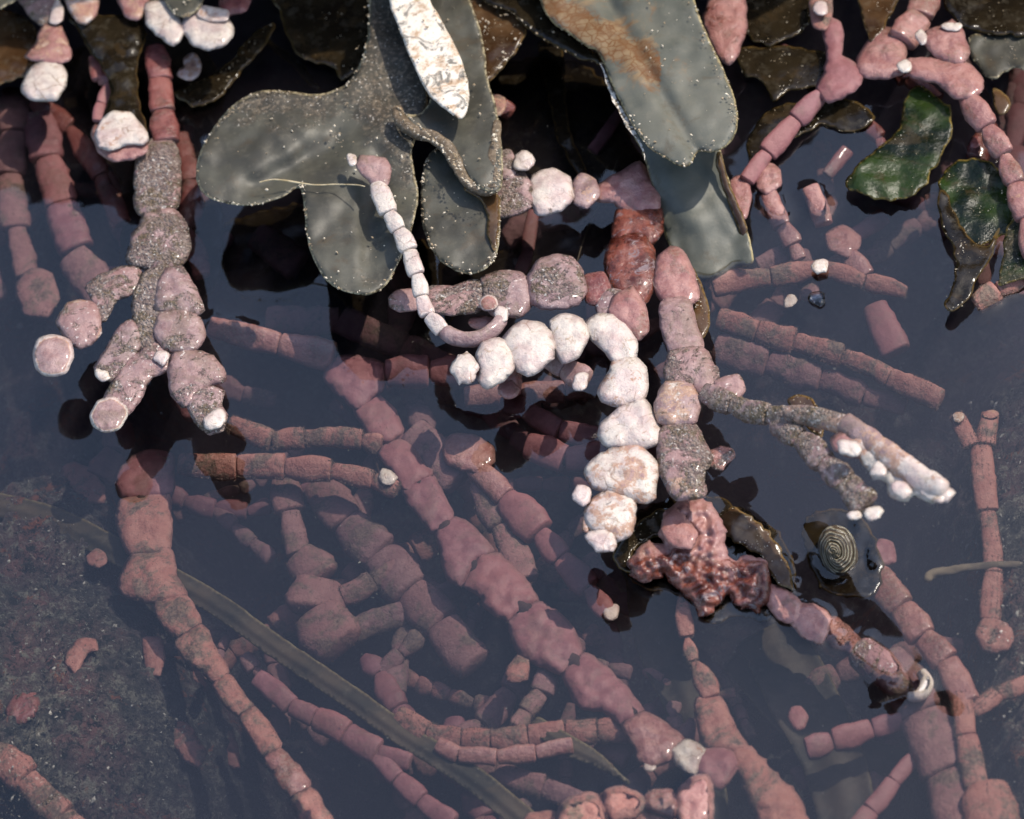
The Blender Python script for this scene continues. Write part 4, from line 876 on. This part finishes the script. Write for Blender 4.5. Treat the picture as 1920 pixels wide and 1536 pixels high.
t = frond('smooth round pink lobe beneath the right raised branch')
seg(t, [(1627, 1050), (1634, 1022), (1652, 1014), (1672, 1020), (1676, 1052), (1650, 1058)], -24, 'pink')
t = frond('small round pink ball at the lower right')
seg(t, [(1480, 1345), (1486, 1330), (1500, 1328), (1512, 1344), (1506, 1362), (1492, 1366)], -40, 'pink')
# stubs on the left rock
SG = 'orange stubs grown into the left rock'
for lab, pts, m in (
    ('orange-brown stub buried in the rock turf at lower left, larger of the pair', [(318, 1355), (350, 1358), (368, 1385), (384, 1412), (372, 1438), (345, 1420), (325, 1390)], 'rust'),
    ('tan stub beside the orange-brown one at lower left', [(400, 1355), (428, 1360), (442, 1400), (446, 1438), (425, 1432), (408, 1400)], 'rust'),
    ('sandy yellow lump on the left rock above the stubs', [(270, 1200), (300, 1198), (306, 1235), (298, 1265), (278, 1262), (272, 1230)], 'rust'),
    ('curved rusty ring on the left rock', [(122, 1240), (135, 1215), (150, 1200), (176, 1202), (182, 1216), (160, 1222), (150, 1245), (142, 1262)], 'rust'),
    ('dark red lump low on the left rock', [(15, 1330), (30, 1300), (55, 1292), (70, 1310), (66, 1340), (40, 1355), (20, 1350)], 'red'),
    ('pinkish segment end partly sunk in rock by the olive strap', [(118, 880), (140, 868), (175, 885), (194, 915), (192, 942), (170, 940), (150, 948), (130, 920)], 'rust'),
    ('small coral red rosette on the left rock', [(166, 1045), (180, 1032), (195, 1040), (197, 1055), (182, 1062), (168, 1056)], 'rust'),
    ('speckled tan stub at the bottom left', [(428, 1470), (452, 1462), (472, 1490), (470, 1520), (445, 1510)], 'rust')):
    t = frond(lab)
    cx = sum(p[0] for p in pts) / len(pts); cy = sum(p[1] for p in pts) / len(pts)
    zz = bed_z(*PIX(P(cx, cy, -80))) + 22
    seg(t, pts, min(zz, -30), m, c=.3, rough=.06)
under('mottled red frond crossing the bottom left corner', [[(-30, 1400, -40, 60), (50, 1460, -36, 64), (120, 1530, -34, 56), (180, 1600, -34, 56)]], 'rust', c=.35, lump=.1)

for F_, n_ in ((L1, 1500), (L2, 2200), (L4, 700), (L6, 2600), (BT, 900), (R1, 1800), (R2, 2500), (U3, 1800)): fuzz(F_, n_, n_)

# ------------------------------------------------------------------ snail shell
def snail():
    t = thing('snail_shell', 'striped spiral snail shell, brown with cream lines, at the waterline right of centre', 'snail shell')
    V, F, mk = [], [], []; nr, na = 60, 110
    c0 = P(1572, 1034, 4); axis = (CAM - c0).normalized()
    ex = CR * math.cos(-.25) - CU * math.sin(-.25); ex = (ex - axis * ex.dot(axis)).normalized(); ey = axis.cross(ex)
    off = ex * -8 + ey * -2
    for i in range(nr):
        u = i / (nr - 1)
        for j in range(na):
            a = 2 * math.pi * j / na
            ph = (u ** .7) * 2.3 + .10 * noise.noise((math.cos(a) * 1.3, math.sin(a) * 1.3, 3)) - a / (2 * math.pi); fr_ = ph - math.floor(ph)
            groove = -3.2 * math.exp(-(min(fr_, 1 - fr_) / .10) ** 2) * min(1, u * 6)
            h = 44 * math.sqrt(max(0, 1 - u ** 1.5)) + 3 * noise.noise((math.cos(a) * 2, math.sin(a) * 2, u * 3)) + groove + 2.2 * math.sin(fr_ * math.pi) + .5 * math.sin(fr_ * 2 * math.pi * 4)
            V.append(c0 + off * (1 - u) + (ex * math.cos(a) * 34 + ey * math.sin(a) * 50) * u * (1 + .06 * noise.noise((math.cos(a) * 1.5, math.sin(a) * 1.5, 7))) + axis * (h if u < 1 else -6))
            mk.append((fr_, u, 0, 0))
    for i in range(nr - 1):
        for j in range(na): F.append([i * na + j, (i + 1) * na + j, (i + 1) * na + (j + 1) % na, i * na + (j + 1) % na])
    F.append([(nr - 1) * na + j for j in reversed(range(na))])
    mesh_obj('whorl', V, F, 'shell', t, mk)
s = N('shell_striped'); bl, cr, wet, ed = s.attr()
st_ = s.ma('SINE', s.ma('ADD', s.ma('MULTIPLY', bl, 2 * math.pi * 4), s.ma('MULTIPLY', s.noise(26, 5), 9)))
col = s.mix(s.ramp(st_, .1, .5), (0.07, 0.045, 0.025), (0.30, 0.27, 0.19))
col = s.mix(s.ramp(s.noise(60, 4), .45, .6, 0, .5), col, (0.05, 0.035, 0.02))
col = s.mix(s.ramp(s.noise(14, 5), .5, .6, 0, .8), col, (0.06, 0.045, 0.03))
s.pr(Base_Color=col, Roughness=.3, Normal=s.bump(st_, 1.5)); M['shell'] = s.m
snail()
o = tube('twig', [(1738, 1092, -30, 14), (1745, 1078, -30, 18), (1780, 1070, -32, 16), (1840, 1062, -36, 14), (1960, 1058, -40, 14)], 'twig', None, lump=.2, c=.2)
tag(o, 'pale broken twig under water at the right edge', 'twig')

# ------------------------------------------------------------------ turf, silt flecks and bubbles
def turf():
    rnd = random.Random(5); V, F = [], []
    for _ in range(34000):
        x, y = rnd.uniform(-60, 1980), rnd.uniform(150, 1580)
        z = bed_z(x, y)
        if z < -330: continue
        p = P(x, y, max(min(z, -24) - 0, z))
        k = noise.noise((x * .02, y * .02, 3))
        if k < -.15: continue
        h = rnd.uniform(5, 15) * (1 + k); w_ = rnd.uniform(.6, 1.6)
        d = Vector((rnd.gauss(0, 1), rnd.gauss(0, 1), 1.1)).normalized(); sx = d.cross(Vector((rnd.random(), rnd.random(), .3))).normalized()
        i = len(V); m_ = p + d * h * .5 + sx * rnd.uniform(-2, 2)
        V += [p - sx * w_, p + sx * w_, m_ + sx * w_ * .8, m_ - sx * w_ * .8, p + d * h]
        F += [[i, i + 1, i + 2, i + 3], [i + 3, i + 2, i + 4]]
    o = mesh_obj('turf_algae', V, F, 'turf', None, smooth=False)
    tag(o, 'short brown algal turf furring the rock of the pool bed', 'turf', kind='stuff')
turf()
def flecks(name, label, n, zf, rr, mat, seed, area=None):
    rnd = random.Random(seed); V, F = [], []
    for _ in range(n):
        x, y = rnd.uniform(-40, 1960), rnd.uniform(180, 1560)
        if area and not area(x, y, rnd): continue
        c0 = P(x, y, zf(x, y, rnd)); r = rnd.uniform(*rr) * (1 if rnd.random() < .9 else 1.8)
        k = rnd.randint(5, 7); i0 = len(V)
        a0 = Vector((rnd.gauss(0, 1), rnd.gauss(0, 1), rnd.gauss(0, 1))).normalized(); a1 = a0.orthogonal().normalized(); a2 = a0.cross(a1)
        el = rnd.uniform(.35, 1)
        for j in range(k):
            a = 2 * math.pi * j / k; q = r * rnd.uniform(.6, 1.15)
            V.append(c0 + a1 * math.cos(a) * q + a2 * math.sin(a) * q * el)
        V += [c0 + a0 * r * .4, c0 - a0 * r * .4]
        for j in range(k): F += [[i0 + j, i0 + (j + 1) % k, i0 + k], [i0 + (j + 1) % k, i0 + j, i0 + k + 1]]
    o = mesh_obj(name, V, F, mat, None, smooth=False); tag(o, label, 'debris', kind='stuff')
flecks('silt_flecks', 'pale silt and shell crumbs strewn over the pool bed rock', 3600, lambda x, y, r: min(-14, bed_z(x, y) + r.uniform(8, 24)), (1.2, 5.0), 'fleck', 2, lambda x, y, r: bed_z(x, y) > -330)
flecks('drifting_specks', 'tiny pale specks drifting in the pool water', 420, lambda x, y, r: -r.uniform(3, 120), (.7, 2.4), 'fleck', 3, lambda x, y, r: y > 560)

# thin stems in the dark gap, a bubble
for lab, pts in (('thin pale stem in the black gap under the overhang, longer one', [(1158, 300, -20, 3), (1140, 350, -22, 4), (1098, 440, -26, 4), (1080, 500, -30, 3)]),
                 ('thin pale stem beside the longer one in the black gap', [(1140, 310, -20, 3), (1125, 350, -24, 3), (1112, 380, -26, 2.5)])):
    tag(tube('thin_stem', pts, 'strap', None, sides=6, lump=.1), lab, 'stem')
s = N('bubble_clear'); fr = s.n('Fresnel'); fr.inputs[0].default_value = 1.6; gl = s.n('BsdfGlossy'); gl.inputs['Roughness'].default_value = .02
tr = s.n('BsdfTransparent'); tr.inputs[0].default_value = (.85, .87, .9, 1); mx = s.n('MixShader')
s.t.links.new(fr.outputs[0], mx.inputs[0]); s.t.links.new(tr.outputs[0], mx.inputs[1]); s.t.links.new(gl.outputs[0], mx.inputs[2]); s.t.links.new(mx.outputs[0], s.out.inputs[0])
M['bubble'] = s.m
o = ball(None, 1532, 560, 2, 17, 15, mat='bubble', name='air_bubble', step=2.2); tag(o, 'clear round air bubble on the water below the white bud', 'bubble')

# tangle of dim branches lower down in the pool
rnd_ = random.Random(11)
TG = 'dim branches tangled in the depths'
for k in range(66):
    x, y = rnd_.uniform(-40, 1940), rnd_.uniform(330, 1520)
    if bed_z(x, y) > -230: continue
    z = -rnd_.uniform(105, 190); a = rnd_.uniform(0, 6.28); n_ = rnd_.randint(3, 7); w0 = rnd_.uniform(26, 66)
    F_ = thing('coralline_frond', 'dim dusky branch lying deep in the murky water, one of a tangle', 'coralline alga', TG)
    nodes = [(x, y, z, w0)]
    for j in range(n_):
        a += rnd_.uniform(-.35, .35); L_ = w0 * rnd_.uniform(.9, 1.6)
        x += math.cos(a) * L_; y += math.sin(a) * L_; nodes.append((x, y, z - j * 4, w0 * rnd_.uniform(.8, 1.15)))
    chain(F_, nodes, rnd_.choice(('deep', 'deep', 'pink', 'rust')), lump=.14, bulge=.2, depth=.6)
    if rnd_.random() < .6:
        j = rnd_.randint(1, n_ - 1); q = nodes[j]; a2 = a + rnd_.choice((-1, 1)) * rnd_.uniform(.6, 1.1)
        nn = [q] + [(q[0] + math.cos(a2) * w0 * 1.1 * i, q[1] + math.sin(a2) * w0 * 1.1 * i, q[2] + 4 * i, w0 * .75) for i in (1, 2, 3)]
        chain(F_, nn, 'deep', lump=.14, bulge=.2, depth=.6)

for lab, pts in (('wide dim olive strap sloping down right under the wet boss', [(1215, 1060, -110, 90), (1240, 1200, -120, 100), (1300, 1350, -130, 90), (1330, 1560, -140, 80)]),
                 ('dim brown green strap deep below the mud-furred frond', [(1440, 1180, -120, 120), (1500, 1300, -130, 130), (1560, 1420, -140, 120), (1600, 1580, -150, 110)]),
                 ('dim olive blade lying across under the pink two-segment frond', [(1380, 1230, -160, 60), (1500, 1360, -160, 70), (1640, 1420, -165, 60), (1780, 1440, -170, 50)]),
                 ('grey torn strip of weed draped over the level fronds at the bottom', [(1000, 1355, -46, 26), (1060, 1395, -44, 40), (1120, 1425, -46, 26), (1160, 1455, -52, 12), (1180, 1470, -56, 6)])):
    tag(ribbon('brown_seaweed', pts, 'strap', c=.35), lab, 'seaweed')

# ------------------------------------------------------------------ the water, drawn up a little where weed breaks its surface
def water():
    from mathutils import kdtree
    pts = []
    for o in list(scene.objects):
        n_ = o.name.split('.')[0]
        if o.type != 'MESH' or n_ in ('pool_bed', 'rock_ledge', 'algal_fuzz', 'sand_grains', 'silt_flecks', 'drifting_specks', 'turf_algae', 'air_bubble', 'thin_stem'): continue
        me = o.data; co = np.empty(len(me.vertices) * 3); me.vertices.foreach_get('co', co); co = co.reshape(-1, 3) / S
        ed = np.empty(len(me.edges) * 2, int); me.edges.foreach_get('vertices', ed); ed = ed.reshape(-1, 2)
        a, b = co[ed[:, 0]], co[ed[:, 1]]; k = (a[:, 2] > 0) != (b[:, 2] > 0)
        if k.any():
            a, b = a[k], b[k]; t = a[:, 2] / (a[:, 2] - b[:, 2]); pts += [tuple(v) for v in (a + (b - a) * t[:, None])[:, :2]]
    kd = kdtree.KDTree(max(1, len(pts)))
    for i, v in enumerate(pts): kd.insert((v[0], v[1], 0), i)
    kd.balance()
    X = np.concatenate([np.arange(-1480, -1180, 60), np.arange(-1180, 1180, 5.5), np.arange(1180, 1481, 60)])
    Y = np.concatenate([np.arange(-1480, -1120, 60), np.arange(-1120, 1200, 5.5), np.arange(1200, 1801, 60)])
    V = []
    for y in Y:
        for x in X:
            h = 0.0
            if abs(x) < 1175 and abs(y) < 1180 and pts:
                c0, i_, d = kd.find((x, y, 0))
                if d < 60: h = 5.0 * math.exp(-d / 10) * (.6 + .8 * abs(noise.noise((x * .02, y * .02, 4))))
            h += .9 * noise.noise((x * .006, y * .006, 0)) + .12 * noise.noise((x * .03, y * .03, 1))
            V.append((x, y, h))
    nx, ny = len(X), len(Y)
    F = [[j * nx + i, j * nx + i + 1, (j + 1) * nx + i + 1, (j + 1) * nx + i] for j in range(ny - 1) for i in range(nx - 1)]
    rim = [i for i in range(nx)] + [j * nx + nx - 1 for j in range(1, ny)] + [(ny - 1) * nx + i for i in range(nx - 2, -1, -1)] + [j * nx for j in range(ny - 2, 0, -1)]
    b0 = len(V); V += [(V[i][0], V[i][1], -680) for i in rim]; m = len(rim)
    for k in range(m): F.append([rim[(k + 1) % m], rim[k], b0 + k, b0 + (k + 1) % m])
    F.append([b0 + k for k in reversed(range(m))])
    tag(mesh_obj('water', V, F, 'water'), kind='structure')
water()

for lab, nd in (('dark red wet chain crossing behind the ochre stained blade tip', [(1395, 20, -10, 40), (1430, 80, -12, 44), (1500, 120, -16, 40), (1560, 200, -20, 36)]),
                ('dark red wet chain under the upright forked pink frond', [(1600, 210, -14, 40), (1650, 260, -16, 36), (1670, 330, -20, 34)]),
                ('rust red branch under the chain at the right edge', [(1860, 230, -12, 44), (1830, 300, -14, 48), (1850, 380, -16, 44)]),
                ('dark red branch beneath the two white finger tips', [(1640, 60, -4, 40), (1700, 150, -8, 48), (1760, 190, -12, 40)]),
                ('dark red branch in the top left gap beside the black stipe', [(60, 190, -30, 44), (130, 240, -36, 50), (190, 330, -40, 48), (230, 420, -46, 44)]),
                ('dark red branch right of the left frond stem', [(340, 250, -30, 40), (360, 340, -34, 44), (350, 430, -40, 48), (380, 520, -44, 44)])):
    t = frond(lab); chain(t, nd, 'red', wet=.35, lump=.14, bulge=.2)
